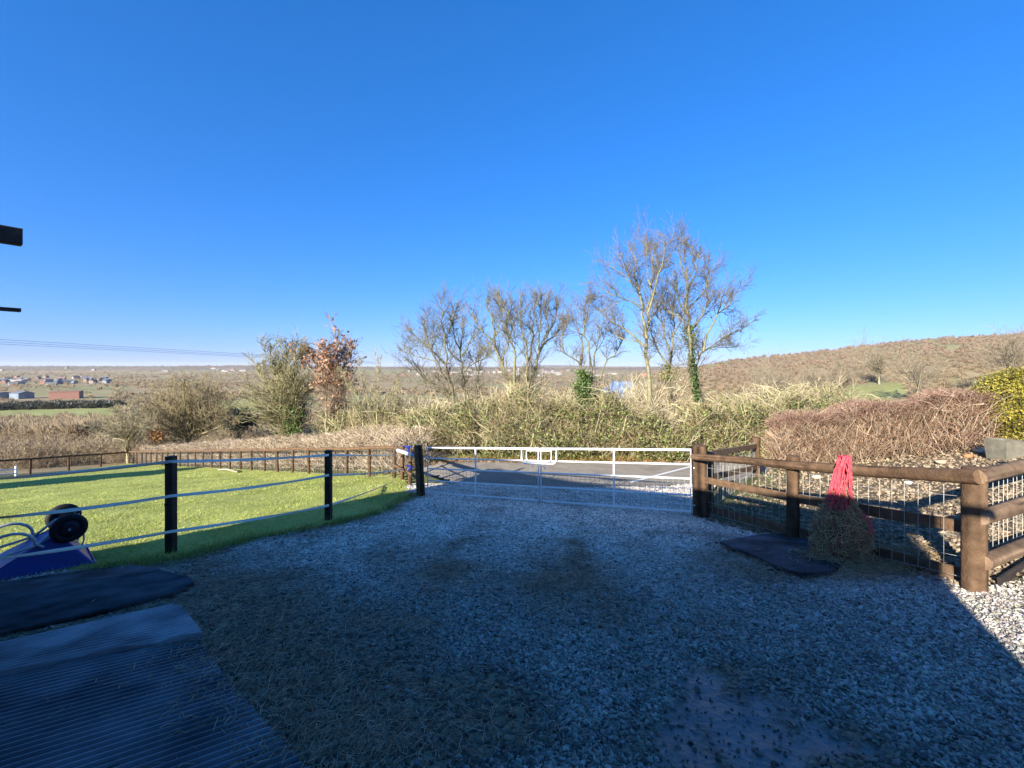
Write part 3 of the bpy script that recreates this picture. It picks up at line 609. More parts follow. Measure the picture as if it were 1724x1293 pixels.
# tall tree I
random.seed(19); t = Tree((.205, .17, .11), (.29, .265, .14), 1.05, .35); D = 16
for q, r in (([(1094, 662), (1091, 617), (1089, 580), (1091, 531), (1096, 481), (1100, 425)], .12), ([(1087, 585), (1062, 561), (1029, 541), (1010, 525)], .055), ([(1089, 570), (1080, 530), (1074, 481), (1062, 420)], .06), ([(1078, 518), (1049, 504), (1033, 489)], .035), ([(1092, 525), (1104, 481), (1119, 420)], .05), ([(1076, 490), (1058, 465), (1050, 440)], .03), ([(1096, 481), (1090, 440), (1085, 410)], .035), ([(1075, 575), (1050, 572), (1030, 560)], .025), ([(1090, 545), (1108, 520), (1122, 490)], .03)):
    p = pl(D, *q, dd=random.uniform(-1.3, 1.3)); t.limb(rooted(p) if q[0][1] > 660 else p, r, .014, .4, .23, .95)
t.finish('tall_tree', 'tall bare tree, left one of the two tallest, without ivy', 'tree', LANE_TREES)
random.seed(20); t = Tree((.205, .17, .11), (.30, .27, .135), .95, .3); D = 17
for q, r in (([(1128, 655), (1130, 605), (1132, 568), (1133, 515), (1138, 485)], .08), ([(1126, 616), (1104, 580), (1096, 552)], .05), ([(1133, 566), (1148, 540), (1152, 515)], .035), ([(1128, 600), (1118, 560), (1112, 520)], .04), ([(1133, 540), (1125, 505)], .03)):
    p = pl(D, *q, dd=random.uniform(-1, 1)); t.limb(rooted(p) if q[0][1] > 650 else p, r, .013, .3, .26, .85)
n = 260; iv = np.array([W(random.gauss(1124, 8), random.uniform(612, 640), D - .2 + random.gauss(0, .25)) for _ in range(n)])
t.finish('middle_tree', 'shorter bare tree standing between the two tallest trees', 'tree', LANE_TREES, ivy=(iv, .07, np.array([.20, .21, .05]) * RNG.uniform(.6, 1.4, (n, 1))))
random.seed(21); t = Tree((.205, .17, .11), (.29, .265, .14), 1.05, .3); D = 16
for q, r in (([(1170, 668), (1163, 617), (1159, 556), (1157, 494), (1153, 440), (1151, 418)], .12), ([(1170, 660), (1172, 617), (1180, 595), (1195, 585), (1218, 568), (1250, 553), (1270, 540)], .07), ([(1184, 592), (1190, 563), (1208, 528), (1228, 514), (1244, 485)], .05), ([(1158, 520), (1178, 500), (1190, 470), (1194, 440)], .04), ([(1157, 490), (1170, 465), (1176, 430)], .035), ([(1158, 530), (1142, 500), (1137, 470)], .035), ([(1156, 470), (1145, 440), (1142, 415)], .03), ([(1160, 560), (1180, 535), (1196, 505)], .035), ([(1195, 585), (1225, 585), (1240, 583)], .015), ([(1208, 528), (1216, 500)], .025), ([(1159, 548), (1140, 530), (1125, 525)], .025)):
    p = pl(D, *q, dd=random.uniform(-1.2, 1.2)); t.limb(rooted(p) if q[0][1] > 655 else p, r, .014, .4, .24, .9)
n = 1500; iv = np.array([W(np.interp(h_, [545, 617, 670], [1161, 1165, 1175]) + random.gauss(0, 3.5 + (abs(h_ - 562) < 14) * 4), h_, D - .1 + random.gauss(0, .14)) for h_ in [random.uniform(548, 675) for _ in range(n)]])
t.finish('tall_ivy_tree', 'right one of the two tallest bare trees, ivy on its trunk, bough leaning right', 'tree', LANE_TREES, ivy=(iv, .075, np.array([.10, .15, .035]) * RNG.uniform(.5, 1.6, (n, 1))))

# bushes beyond the paddock
def bush(name, label, D, base, tops, sc, tw, bk, seed, cat='bush', gap=.3, r=.09, rmin=.007, group=None, leaves=None, **k):
    random.seed(seed); t = Tree(tw, bk, sc, .2)
    for q in tops:
        mid = ((base[0] * .5 + q[0] * .5) + random.uniform(-4, 4), base[1] * .45 + q[1] * .55 + (3 if abs(q[0] - base[0]) > 30 else 0))
        t.limb(rooted(pl(D, base, mid, q, dd=random.uniform(-1, 1) * sc * 1.6)), r * sc, .014 * sc, .2, gap, 1.0)
    return t.finish(name, label, cat, group, rmin, leaves=leaves, **k)
bush('round_bush', 'rounded bare bush with dark spreading limbs beyond the paddock corner', 38, (318, 738), [(260, 700), (272, 680), (290, 665), (310, 655), (330, 655), (350, 662), (368, 675), (385, 690), (392, 708), (262, 718), (300, 690), (340, 690), (360, 700)], 1.9, (.30, .235, .12), (.24, .20, .10), 31, gap=.24)
bush('pale_bush', 'straggly pale-stemmed bush left of the rounded dark-limbed bush', 36, (215, 742), [(180, 715), (190, 700), (205, 690), (218, 685), (232, 700), (242, 715), (170, 730)], 1.5, (.34, .29, .17), (.42, .38, .22), 32, gap=.45, r=.05)
n = 1400; lv = np.array([W(400 + 26 * random.gauss(0, .5), 706 + 14 * random.gauss(0, .5), 46 + random.gauss(0, 1.4)) for _ in range(n)])
bush('evergreen_bush', 'dark evergreen bush right of the rounded bush', 46, (402, 728), [(380, 712), (395, 700), (410, 700), (422, 712)], 1.6, (.12, .11, .07), (.1, .09, .05), 33, leaves=(lv, .34, np.array([.045, .05, .025]) * RNG.uniform(.5, 2.0, (n, 1))), leafname='foliage')
n = 320; lv = np.array([W(random.gauss(262, 6), random.gauss(733, 4), 36.5 + random.gauss(0, .5)) for _ in range(n)])
bush('russet_bush', 'low bush of orange dead leaves at the foot of the rounded bush', 36.5, (262, 742), [(255, 730), (262, 726), (269, 731)], .7, (.3, .2, .12), (.3, .2, .1), 34, leaves=(lv, .2, np.array([.45, .23, .09]) * RNG.uniform(.7, 1.3, (n, 1))))
HB = 'bare trees standing about the hillside meadow'
for kx, (px, py, D, lab, w, h_) in enumerate(((1545, 655, 230, 'large round bare tree at the right end of the hillside meadow', 36, 58), (1310, 668, 210, 'bare tree at the left end of the hillside meadow', 26, 42), (1370, 664, 220, 'bare tree in the middle of the hillside meadow', 24, 34), (1415, 655, 260, 'smaller bare tree right of the middle meadow tree', 20, 26), (1705, 625, 240, 'pale bare tree on the hillside at the right edge of the view', 34, 60), (1285, 655, 250, 'bushy bare tree below the left edge of the wooded hill', 24, 36), (1480, 628, 330, 'bare tree at the woodland edge above the meadow', 22, 30))):
    bush('field_tree', lab, D, (px, py), [(px + .8 * w * math.sin(a), py - .85 * h_ * (.55 + .45 * math.cos(a))) for a in np.linspace(-1.35, 1.35, 8)], D / 22, (.31, .25, .16), (.36, .31, .19), 40 + kx, 'tree', .75, .05, .0045, HB)
# scrub on the slope between paddock and valley
mb = MB(); P, S, K = [], [], []
def scr(n, x0, x1, d0, d1, s0, s1, cs):
    for _ in range(n):
        d = random.uniform(d0, d1); x = random.uniform(x0, x1) / F * d; P.append((x, d, Tz(x, d) - .3)); S.append(random.uniform(s0, s1)); c = random.random(); K.append(np.array(cs[0]) * c + np.array(cs[1]) * (1 - c))
random.seed(50)
scr(150, -1000, -600, 36, 62, 3.0, 5.2, ((.30, .215, .135), (.37, .29, .175)))
scr(90, -640, -180, 44, 90, 3.5, 6, ((.28, .21, .13), (.35, .28, .17)))
scr(120, -220, 620, 24, 60, 2.6, 4.2, ((.31, .25, .13), (.36, .30, .16)))
scr(110, 250, 1000, 40, 95, 3, 5, ((.28, .21, .12), (.33, .28, .15)))
scr(150, -950, 1000, 62, 110, 4, 7, ((.29, .20, .13), (.33, .26, .15)))
P, S, K = np.array(P), np.array(S), np.array(K)
px, py = PX(P[:, 0], P[:, 1], P[:, 2]); ok = ~((px > 355) & (px < 436) & (py < 745) & (P[:, 1] > 48)) & ~((px > 1265) & (px < 1540) & (P[:, 1] > 34)); P, S, K = P[ok], S[ok], K[ok]
tid = RNG.integers(0, 4, len(P))
for q in range(4):
    s_ = tid == q; put_crowns(mb, P[s_], S[s_] * .72, K[s_] * 1.12, bush_tmpl(80 + q))
tag(mb.build('scrub', m_twig), 'bare straw-coloured scrub on the slope below the lane', 'scrub', kind='stuff')

# ------------------------------------------------------------------ hedges
def fill(path, n, w, h, L, r, cols, up=.5, zlo=0.0, edge=.35, topf=None, lean=0):
    """random twigs inside a hedge along a path; returns segment arrays"""
    P = np.asarray(path, float); dl = np.linalg.norm(np.diff(P[:, :2], axis=0), axis=1); cum = np.concatenate([[0], np.cumsum(dl)])
    t = RNG.uniform(0, cum[-1], n); i = np.clip(np.searchsorted(cum, t) - 1, 0, len(dl) - 1); f = ((t - cum[i]) / dl[i])[:, None]
    c = P[i, :2] + (P[i + 1, :2] - P[i, :2]) * f; dr = (P[i + 1, :2] - P[i, :2]) / dl[i][:, None]; nn = np.stack([-dr[:, 1], dr[:, 0]], 1)
    o = RNG.uniform(-1, 1, n); o = np.sign(o) * np.abs(o) ** edge; hh = h(t / cum[-1]) if callable(h) else np.full(n, h)
    fz = RNG.uniform(zlo, 1, n) ** .8
    wid = w / 2 * (1 - .25 * np.abs(fz - .5)) * (.8 + .4 * vnoise(t * 1.5, fz * 3, 5))
    xy = c + nn * (o * wid)[:, None]; z = T(xy[:, 0], xy[:, 1]) + fz * hh * (.93 + .12 * vnoise(t * 2.2, o, 9))
    p0 = np.stack([xy[:, 0], xy[:, 1], z], 1)
    d = RNG.normal(size=(n, 3)); d[:, 2] = np.abs(d[:, 2]) * .6 + up * 1.4; d[:, :2] += nn * (o * .5)[:, None]; d /= np.linalg.norm(d, axis=1, keepdims=True)
    l = RNG.uniform(L[0], L[1], n)[:, None]; b = RNG.normal(0, .25, (n, 3))
    p1 = p0 + d * l * .5; d2 = d + b; d2 /= np.linalg.norm(d2, axis=1, keepdims=True); p2 = p1 + d2 * l * .5
    lim = T(p2[:, 0], p2[:, 1]) + hh * 1.08; p2[:, 2] = np.minimum(p2[:, 2], lim + RNG.uniform(-.05, .1, n)); p1[:, 2] = np.minimum(p1[:, 2], lim)
    cs = np.asarray(cols); col = cs[RNG.integers(0, len(cs), n)] * RNG.uniform(.7, 1.3, (n, 1)); rr_ = RNG.uniform(r[0], r[1], n)
    return p0, p1, p2, rr_, col, fz
def hedge_mesh(mb, *a, **k):
    p0, p1, p2, r, col, fz = fill(*a, **k); mb.segs(p0, p1, r, r * .8, col); mb.segs(p1, p2, r * .8, r * .5, col); return p2
# clipped hedge behind the paddock fence
fa = G(217, 781); fb = (-3.7, 13.45)
hd = np.array([fb[0] - fa[0], fb[1] - fa[1]]); hd /= np.linalg.norm(hd); hn = np.array([-hd[1], hd[0]])
if hn[1] < 0: hn = -hn
path = [(fa[0] - hd[0] * 1.0 + hn[0] * 1.4, fa[1] - hd[1] * 1.0 + hn[1] * 1.4), (fb[0] + hn[0] * 1.15 - .2, fb[1] + hn[1] * 1.15)]
t = thing('clipped_hedge', 'clipped bare brown hedge running behind the paddock fence', 'hedge', (fb[0] - 4, fb[1] + 4, Tz(fb[0] - 4, fb[1] + 4)))
mb = MB(); hedge_mesh(mb, path, 30000, 1.5, lambda f: 1.25 + .1 * np.sin(f * 30) + .15 * f, (.15, .42), (.004, .009), [(.52, .40, .26), (.42, .31, .20), (.31, .21, .14), (.58, .48, .33)], up=.35)
mb.build('twigs', m_twig, t)
mb = MB(); hedge_mesh(mb, path, 900, 1.0, .9, (.5, .9), (.012, .02), [(.38, .32, .22), (.26, .2, .14)], up=1.2, zlo=0)
mb.build('stems', m_bark, t)
# hedgerow on the bank across the lane
path = [(-9, 22.5), (-5, 19.2), (-3, 17.6), (-1, 16.4), (3, 16.0), (7, 15.9), (11, 15.9), (16, 16.2), (24, 16.6)]
t = thing('hedgerow', 'tangled straw-coloured hedgerow with ivy along the far side of the lane', 'hedgerow', (3, 15.9, Tz(3, 15.9)))
hh = lambda f: 1.85 + .35 * np.sin(f * 23) + .25 * np.sin(f * 61 + 1) + .2 * np.sin(f * 140)
mb = MB(); hedge_mesh(mb, path, 56000, 2.6, hh, (.2, .7), (.003, .0085), [(.47, .40, .21), (.40, .31, .165), (.26, .185, .10), (.52, .46, .27), (.30, .28, .105), (.36, .25, .135), (.17, .125, .065)], up=.5, edge=.6)
hedge_mesh(mb, path, 1500, 2.2, lambda f: hh(f) * 1.05, (.6, 1.5), (.008, .014), [(.58, .53, .30), (.45, .38, .22)], up=.6, edge=.8)
mb.build('twigs', m_twig, t)
mb = MB(); hedge_mesh(mb, path, 420, 3.0, hh, (.9, 2.1), (.011, .02), [(.50, .46, .24), (.42, .38, .18), (.34, .28, .16)], up=1.5, zlo=.1, edge=.9)
mb.build('stems', m_bark, t)
mb = MB(); nb_ = 62; f_ = np.linspace(0, 1, nb_); bx = np.interp(f_, [0, .25, .75, 1], [-7.5, -3.2, 9, 17]) + RNG.normal(0, .3, nb_); by = np.interp(bx, [-8, -3, 0, 17], [22.6, 18.6, 17.2, 17.3]) + RNG.uniform(-.6, 2.2, nb_)
bc = RNG.uniform(size=(nb_, 1)); bc = np.array([.52, .45, .27]) * bc + np.array([.37, .28, .17]) * (1 - bc); bs = RNG.uniform(2.2, 3.6, nb_); ex_ = np.arange(nb_ - 9, nb_); bx[ex_] = RNG.uniform(3.2, 6.2, 9); by[ex_] = RNG.uniform(17.5, 19.5, 9); bs[ex_] = RNG.uniform(3.1, 4.1, 9)
for q in range(4):
    k = np.arange(nb_) % 4 == q; put_crowns(mb, np.stack([bx[k], by[k], T(bx[k], by[k]) - .1], 1), bs[k], bc[k], bush_tmpl(120 + q, 26, .0042))
mb.build('briars', m_twig, t)
mb = MB(); p0, p1, p2, r, col, fz = fill(path, 75000, 2.9, hh, (.1, .3), (.01, .02), [(.27, .31, .08), (.17, .22, .05), (.30, .31, .10), (.07, .085, .025), (.05, .06, .02)], up=.2, edge=.5)  # darkest greens put the shade of the hedge gaps into the leaf colour
gp = fbm(p0[:, 0] * .6, p0[:, 2] * 1.1 + p0[:, 1] * .4, 91); gx = PX(p0[:, 0], p0[:, 1], p0[:, 2])[0]
amt = sm(.40, .60, gp) + .5 * np.exp(-((gx - 1140) / 90) ** 2) + .4 * np.exp(-((gx - 1230) / 60) ** 2)
k = RNG.uniform(size=len(p0)) < np.clip(amt, .2, 1)
leafquads(mb, p1[k], RNG.uniform(.05, .10, k.sum()), col[k]); mb.build('ivy_leaves', m_leaf, t)
# bare hedge on the right behind the garden ground
pa = np.array(W(1300, 740, 11.0))[:2]; pb = np.array(W(1655, 740, 9.3))[:2]
path = [tuple(pa), tuple((pa + pb) / 2 + np.array([.1, .15])), tuple(pb)]
t = thing('bare_hedge', 'reddish brown bare hedge behind the stony garden ground', 'hedge', (*((pa + pb) / 2), Tz(*((pa + pb) / 2))))
hh = lambda f: 1.28 + .08 * np.sin(f * 17) - .12 * f
mb = MB(); p = hedge_mesh(mb, path, 6200, 1.4, hh, (.2, .6), (.0025, .0062), [(.33, .20, .125), (.43, .295, .185), (.22, .125, .08), (.54, .41, .27)], up=.75, edge=.5)
p = hedge_mesh(mb, path, 4000, 1.4, hh, (.15, .45), (.002, .0045), [(.28, .16, .10), (.22, .125, .08), (.36, .24, .15)], up=.1)
p = hedge_mesh(mb, path, 3500, 1.3, lambda f: hh(f) * 1.03, (.15, .4), (.004, .006), [(.24, .13, .10), (.30, .18, .13)], up=.25, zlo=.8)
mb.build('twigs', m_twig, t)
mb = MB(); hedge_mesh(mb, path, 700, 1.2, 1.0, (.5, 1.0), (.008, .014), [(.5, .38, .26), (.4, .28, .18), (.28, .18, .11)], up=1.3)
mb.build('stems', m_bark, t)
# clipped golden evergreen at the right edge, in front of it the planter
c0 = np.array(W(1718, 705, 8.9)); n = 26000
q = RNG.normal(size=(n, 3)); q /= np.linalg.norm(q, axis=1, keepdims=True); q *= (RNG.uniform(.35, 1, n) ** .4)[:, None] * np.array([.72, .72, .78])
q *= (1 + .7 * (fbm(q[:, 0] * 4 + 9, q[:, 2] * 4 + q[:, 1] * 3, 3) - .5))[:, None]
pts = c0 + np.array([0, 0, .25]) + q; gz = Tz(c0[0], c0[1])
t = thing('golden_shrub', 'golden green evergreen shrub at the right edge above the planter', 'shrub', (c0[0], c0[1], gz))
mb = MB(); c = RNG.uniform(size=(n, 1)); mottled = vnoise(pts[:, 0] * 5, pts[:, 2] * 5, 4)[:, None]  # clumpy random tone over the foliage
leafquads(mb, pts, RNG.uniform(.018, .045, n), (np.array([.09, .10, .018]) * (1 - c) + np.array([.60, .48, .07]) * c) * (.6 + .7 * mottled)); mb.build('foliage', m_leaf, t)
mb = MB()
for k_ in range(9):
    e = c0 + np.array([random.gauss(0, .3), random.gauss(0, .3), random.uniform(.0, .5)]); mb.tube([(c0[0], c0[1], gz - .05), (c0 + e) / 2 * np.array([1, 1, 1]) - np.array([0, 0, .1]), e], [.03, .02, .008], 6, (.2, .15, .1))
mb.build('stem', m_bark, t)

# ------------------------------------------------------------------ stable behind the camera, its rafter ends in view at the left
m_wall = mat('dark_boarding', (.10, .07, .05), (.06, .042, .03), 5, .85, .4, 20, stretch=(1, 1, .1))
m_roof = mat('felt_roof', (.07, .075, .08), (.045, .048, .05), 20, .9, .5, 80)
st = thing('stable_building', 'dark timber stable with rafter ends showing at the left edge', 'stable', (*US(-3.4, -2.5), 0))
def usz(u, s, z): x, y = US(u, s); return (x, y, z)
mb = MB(); U0, U1, S0, S1 = -8.0, 1.25, -4.4, -1.0
v = [usz(u, s, z) for z in (-.9, 2.3) for u, s in ((U0, S0), (U1, S0), (U1, S1), (U0, S1))] + [usz(U0, -2.55, 3.1), usz(U1, -2.55, 3.1)]
mb.add(v, [(0, 1, 5, 4), (2, 3, 7, 6)]); mb.add(v, [(1, 2, 6, 9, 5), (3, 0, 4, 8, 7)]); mb.build('wall', m_wall, st)
mb = MB()
for a, b, ov in (((-.45, 2.56), (-2.56, 3.33), .30), ((-2.54, 3.33), (-4.9, 2.5), -.02)):
    v = [usz(u, s, z - k_) for k_ in (0, .11) for u in (U0 - .1, U1 + ov) for s, z in (a, b)]
    mb.add(v, [(0, 1, 3, 2), (4, 6, 7, 5), (0, 2, 6, 4), (1, 5, 7, 3), (0, 4, 5, 1), (2, 3, 7, 6)])
mb.build('roof', m_roof, st)
for u0 in (-6.6, -4.0, -1.4):
    mb = MB(); mb.bar(usz(u0 - .6, -.985, 1.2), usz(u0 + .6, -.985, 1.2), .03, 1.9); mb.build('door', m_wood_dark, st)
mb = MB(); mb.bar(usz(-3.24, .42, 2.25), usz(-3.24, -1.0, 2.25), .06, .082, bev=.004); mb.build('rafter', m_wood_dark, st)
mb = MB(); mb.bar(usz(-7.4, .95, 2.25), usz(-7.4, -1.0, 2.25), .10, .04, bev=.004); mb.bar(usz(-7.4, .72, 2.20), usz(-7.4, -1.0, 2.20), .06, .06, bev=.004); mb.build('rafter', m_wood_dark, st)
# shed added beyond the left edge to throw a shadow onto the paddock
sx, sy = -24.5, 14.4; sz_ = Tz(sx, sy)
t = thing('added_shadow_shelter', 'unseen timber shelter added to cast a shadow on the left end of the paddock', 'shelter', (sx, sy, sz_))
mb = MB(); mb.box((sx, sy, sz_ + .9), 5, 3, 2.6, .5); mb.build('wall', m_wall, t)
mb = MB(); mb.box((sx, sy, sz_ + 2.28), 5.6, 3.6, .12, .5); mb.build('roof', m_roof, t)

# ------------------------------------------------------------------ fences
def gnd(x, y, dz=0): return np.array([x, y, Tz(x, y) + dz])
def log(mb, path, r, k=14, tint=(1, 1, 1), cap=True):
    """a round timber: wandering radius, streaked grain, dark splits and a few knots"""
    P = np.asarray(path, float); rr_ = np.broadcast_to(np.asarray(r, float), len(P)); dl = np.linalg.norm(np.diff(P, axis=0), axis=1); cum = np.concatenate([[0], np.cumsum(dl)]); n = max(4, int(cum[-1] / .07))
    t = np.linspace(0, cum[-1], n); Q = np.stack([np.interp(t, cum, P[:, i]) for i in range(3)], 1); q = np.interp(t, cum, rr_) * (1 + .05 * (vnoise(t * 2.3, t * 0 + random.random() * 90, 3) - .5))
    mb.tube(Q, q, k, cap=cap); an = np.arange(k)[None, :] * np.ones((n, 1)); so = random.random() * 50
    g = .42 + .75 * vnoise(an * 1.9 + so, t[:, None] * .9 + so, 7) + .25 * (vnoise(an * 3.1, t[:, None] * 6, 9) - .5)
    sp_ = vnoise(an * 2.7 + so, t[:, None] * .45 + so * 2, 17); g = np.where(sp_ > .80, g * .3, g)
    kn = hash2(an + so, np.floor(t[:, None] * 9), 5) > .985; g = np.where(kn, g * .45, g)
    i_ = -3 if cap else -1; mb.Cc[i_][:, :3] = (g[..., None] * np.asarray(tint)).reshape(-1, 3); return mb
def round_post(mb, x, y, h, r, lean=(0, 0), k=10, z0=-.1):
    b = gnd(x, y, z0); tp = gnd(x, y, h) + np.array([lean[0], lean[1], 0]); tp_in = tp - np.array([0, 0, .012])
    log(mb, [b, b * .5 + tp * .5, tp_in, tp], [r * 1.04, r, r, r * .93], max(k, 10))
def wire_mesh(mb, a, b, z0a, z1a, z0b, z1b, gap, hgap, r):
    a, b = np.asarray(a, float), np.asarray(b, float); L = np.linalg.norm(b[:2] - a[:2]); n = max(2, int(L / gap)); t = (np.arange(n + 1) / n)[:, None]
    jit = RNG.normal(0, .006, (n + 1, 3)); p0 = np.concatenate([a[:2] + (b[:2] - a[:2]) * t, z0a + (z0b - z0a) * t], 1) + jit; p1 = np.concatenate([a[:2] + (b[:2] - a[:2]) * t, z1a + (z1b - z1a) * t], 1) + jit
    mb.segs(p0, p1, r, r, k=4)
    m_ = max(1, int((z1a - z0a) / hgap)); f = np.arange(m_ + 1) / m_
    A = np.stack([np.full(m_ + 1, a[0]), np.full(m_ + 1, a[1]), z0a + (z1a - z0a) * f], 1); B = np.stack([np.full(m_ + 1, b[0]), np.full(m_ + 1, b[1]), z0b + (z1b - z0b) * f], 1)
    mb.segs(A, B, r, r, k=4)
# paddock fence in front of the clipped hedge
def run_fence(label, a, b, sp, h, r, mesh=True, rails=(.98,), name='paddock_fence'):
    a, b = np.array(a[:2]), np.array(b[:2]); L = np.linalg.norm(b - a); n = max(1, round(L / sp)); t = thing(name, label, 'fence', tuple(gnd(*a)))
    pts = [a + (b - a) * i / n for i in range(n + 1)]
    for p in pts:
        m_ = MB(); round_post(m_, p[0] + random.uniform(-.04, .04), p[1], h - .04 + random.uniform(-.03, .03), r * random.uniform(.9, 1.1), (random.gauss(0, .015), random.gauss(0, .015)), 8); m_.build('post', m_wood, t, True)
    for rh in rails:
        m_ = MB(); off = -np.array([-(b - a)[1], (b - a)[0]]) / L * (r * .8) if (-(b - a)[0]) != 0 else 0
        m_.tube([gnd(p[0], p[1], rh) + np.array([0, 0, random.gauss(0, .01)]) for p in pts], r * 1.0, 8); m_.build('rail', m_wood, t, True)
    if mesh:
        m_ = MB()
        for p, q in zip(pts[:-1], pts[1:]): wire_mesh(m_, p, q, Tz(*p) + .05, Tz(*p) + h - .1, Tz(*q) + .05, Tz(*q) + h - .1, .16, .16, .0035)
        m_.build('wire_mesh', m_wire, t)
    return pts
random.seed(60)
run_fence('brown rail and mesh fence along the far side of the paddock, before the clipped hedge', fa, fb, 1.35, 1.02, .055)
run_fence('brown rail fence along the left end of the paddock, receding to the corner', G(-240, 826), fa, 2.6, .98, .06, mesh=True, rails=(.96,))
# short link from the fence to the gate's left post, with blue ties
GL = np.array(W(719, 800, 10.4))[:2]; GR = np.array(W(1165, 800, 7.5))[:2]
gpl = np.array(W(706, 800, 10.05))[:2]
t = thing('link_fence', 'short shaded fence between the paddock fence and the left gate post', 'fence', tuple(gnd(*fb)))
for pxx, d, r, h in ((677, 12.9, .06, 1.05), (690, 11.6, .05, 1.0)):
    x = (pxx - CX) / F * d; m_ = MB(); round_post(m_, x, d, h, r, (.02, 0)); m_.build('post', m_wood, t, True)
A = gnd(fb[0], fb[1], .98); B = gnd(gpl[0], gpl[1], .93)
m_ = MB(); m_.tube([A, A * .4 + B * .6, B], .05, 8); m_.build('rail', m_wood, t, True)
m_ = MB(); m_.tube([A + np.array([0, 0, -.55]), B + np.array([0, 0, -.55])], .04, 8); m_.build('rail', m_wood, t, True)
m_pipe = mat('pale_plastic_pipe', (.62, .64, .66), (.5, .52, .55), 12, .45)
m_ = MB(); pp = [A * (1 - f) + B * f + np.array([-.07, -.08, .0]) for f in (.32, .6, .9)]; m_.tube(pp, .048, 10)
tag(m_.build('plastic_pipe', m_pipe, smooth=True), 'pale plastic pipe tied along the rail beside the left gate post', 'pipe')
m_blue = mat('blue_webbing', (.010, .03, .30), (.006, .018, .17), 30, .6)
def tie(c, label):
    m_ = MB(); c = np.array(c); r1 = .06
    for k_ in range(3):
        m_.tube([c + np.array([.012 * k_ - .02 + .02 * math.sin(a), r1 * math.cos(a), r1 * math.sin(a)]) for a in np.linspace(0, 2 * math.pi, 13)[:-1]], .014, 6, closed=True)
    for s_ in range(5):
        e = c + np.array([random.uniform(-.12, .14), -.07 + random.uniform(-.05, .03), random.uniform(-.02, .14)]); m_.tube([c + np.array([0, -.06, .04]), (c + e) / 2 + np.array([.02, -.04, .05]), e], [.017, .02, .012], 6)
    tag(m_.build('webbing_tie', m_blue, smooth=True), label, 'tie', 'blue ties by the gate')
tie(W(688, 757, 10.9), 'bright blue webbing tie knotted round the top rail by the gate'); tie(W(691, 788, 10.9), 'blue webbing tie lower down on the post by the gate')
def gate_post(pxx, d, h, r, label, lean, matl, extra=False):
    x = (pxx - CX) / F * d; b = gnd(x, d); t = thing('gate_post', label, 'post', tuple(b), 'gate posts')
    m_ = MB(); round_post(m_, x, d, h, r, lean, 12); m_.build('post', matl, t, True)
    for hz in (.22, .88):
        m_ = MB(); m_.tube([b + np.array([.0, -.0, hz]), b + np.array([.16 if pxx < 900 else -.16, .06 if pxx < 900 else -.05, hz])], .012, 8); m_.build('hinge', m_galv, t, True)
    return t
gate_post(709, 10.0, 1.17, .10, 'dark leaning timber post at the left end of the gate', (-.07, 0), m_wood)
gate_post(1181, 7.62, 1.27, .135, 'stout brown timber post at the right end of the gate, sunlit at its top', (-.04, 0), m_wood)

# the double gate
def gate_leaf(a, b, label, loopside):
    a = np.array(a); b = np.array(b)                                        # a, b: foot of the hinge and meeting stiles (3D, at the lowest rail)
    H = 1.085; up = np.array([0, 0, 1.0]); t = thing('metal_gate', label, 'gate', tuple(a), 'leaves of the double gate')
    P = lambda f, h: a + (b - a) * f + up * h
    m_ = MB(); R = .023
    m_.tube([P(0, 0), P(0, H), P(1, H), P(1, 0)], R, 10, closed=True)
    for h in (.29, .58, .83): m_.tube([P(0, h), P(1, h)], R * .72, 8, cap=False)
    m_.build('frame', m_galv, t, True)
    m_ = MB(); m_.tube([P(.47, 0), P(.47, H)], R * .8, 8, cap=False); m_.build('upright', m_galv, t, True)
    m_ = MB(); wire_mesh(m_, P(0, 0), P(1, 0), a[2], a[2] + .58, b[2], b[2] + .58, .095, .095, .003); m_.build('wire_mesh', m_wire, t)
    return t, P
yl = 10.4; yr = 7.5
A = np.array(W(720, 829, yl)); B = np.array(W(1163, 861.5, yr))
Mx = A + (B - A) * .507; da = (B - A) / np.linalg.norm(B - A)
gl, PL = gate_leaf(A, Mx - da * .03, 'left leaf of the galvanised double gate', 1)
gr, PR = gate_leaf(B, Mx + da * .03, 'right leaf of the galvanised double gate, with the latch loop', -1)
nrm = np.array([da[1], -da[0], 0]);  nrm = nrm if nrm[1] < 0 else -nrm
lc = Mx + np.array([0, 0, 1.085]) + nrm * .05; wv = .40; hv = .30
lp = [lc - da * wv + np.array([0, 0, -.0])]
for a in np.linspace(math.pi, 1.5 * math.pi, 5): lp.append(lc + da * (-wv + .1 + .1 * math.cos(a)) + np.array([0, 0, -hv + .1 + .1 * math.sin(a)]))
for a in np.linspace(1.5 * math.pi, 2 * math.pi, 5): lp.append(lc + da * (wv - .1 + .1 * math.cos(a)) + np.array([0, 0, -hv + .1 + .1 * math.sin(a)]))
lp.append(lc + da * wv)
m_ = MB(); m_.tube(lp, .02, 10, closed=True); m_.tube([p * .72 + (lc + np.array([0, 0, -.12])) * .28 for p in lp], .012, 8, closed=True); m_.build('latch_loop', m_galv, gr, True)
m_ = MB(); m_.tube([lc + da * .05 + np.array([0, 0, -.3]), lc + da * .12 + np.array([0, 0, -.36]), lc + da * .16 + np.array([0, 0, -.42])], .01, 6); m_.build('latch', m_galv, gr, True); m_ = MB(); m_.tube([lc - da * .14 + np.array([0, 0, -.3]), lc - da * .15 + np.array([0, 0, -.4])], .006, 6)
m_.build('chain', m_galv, gr, True)

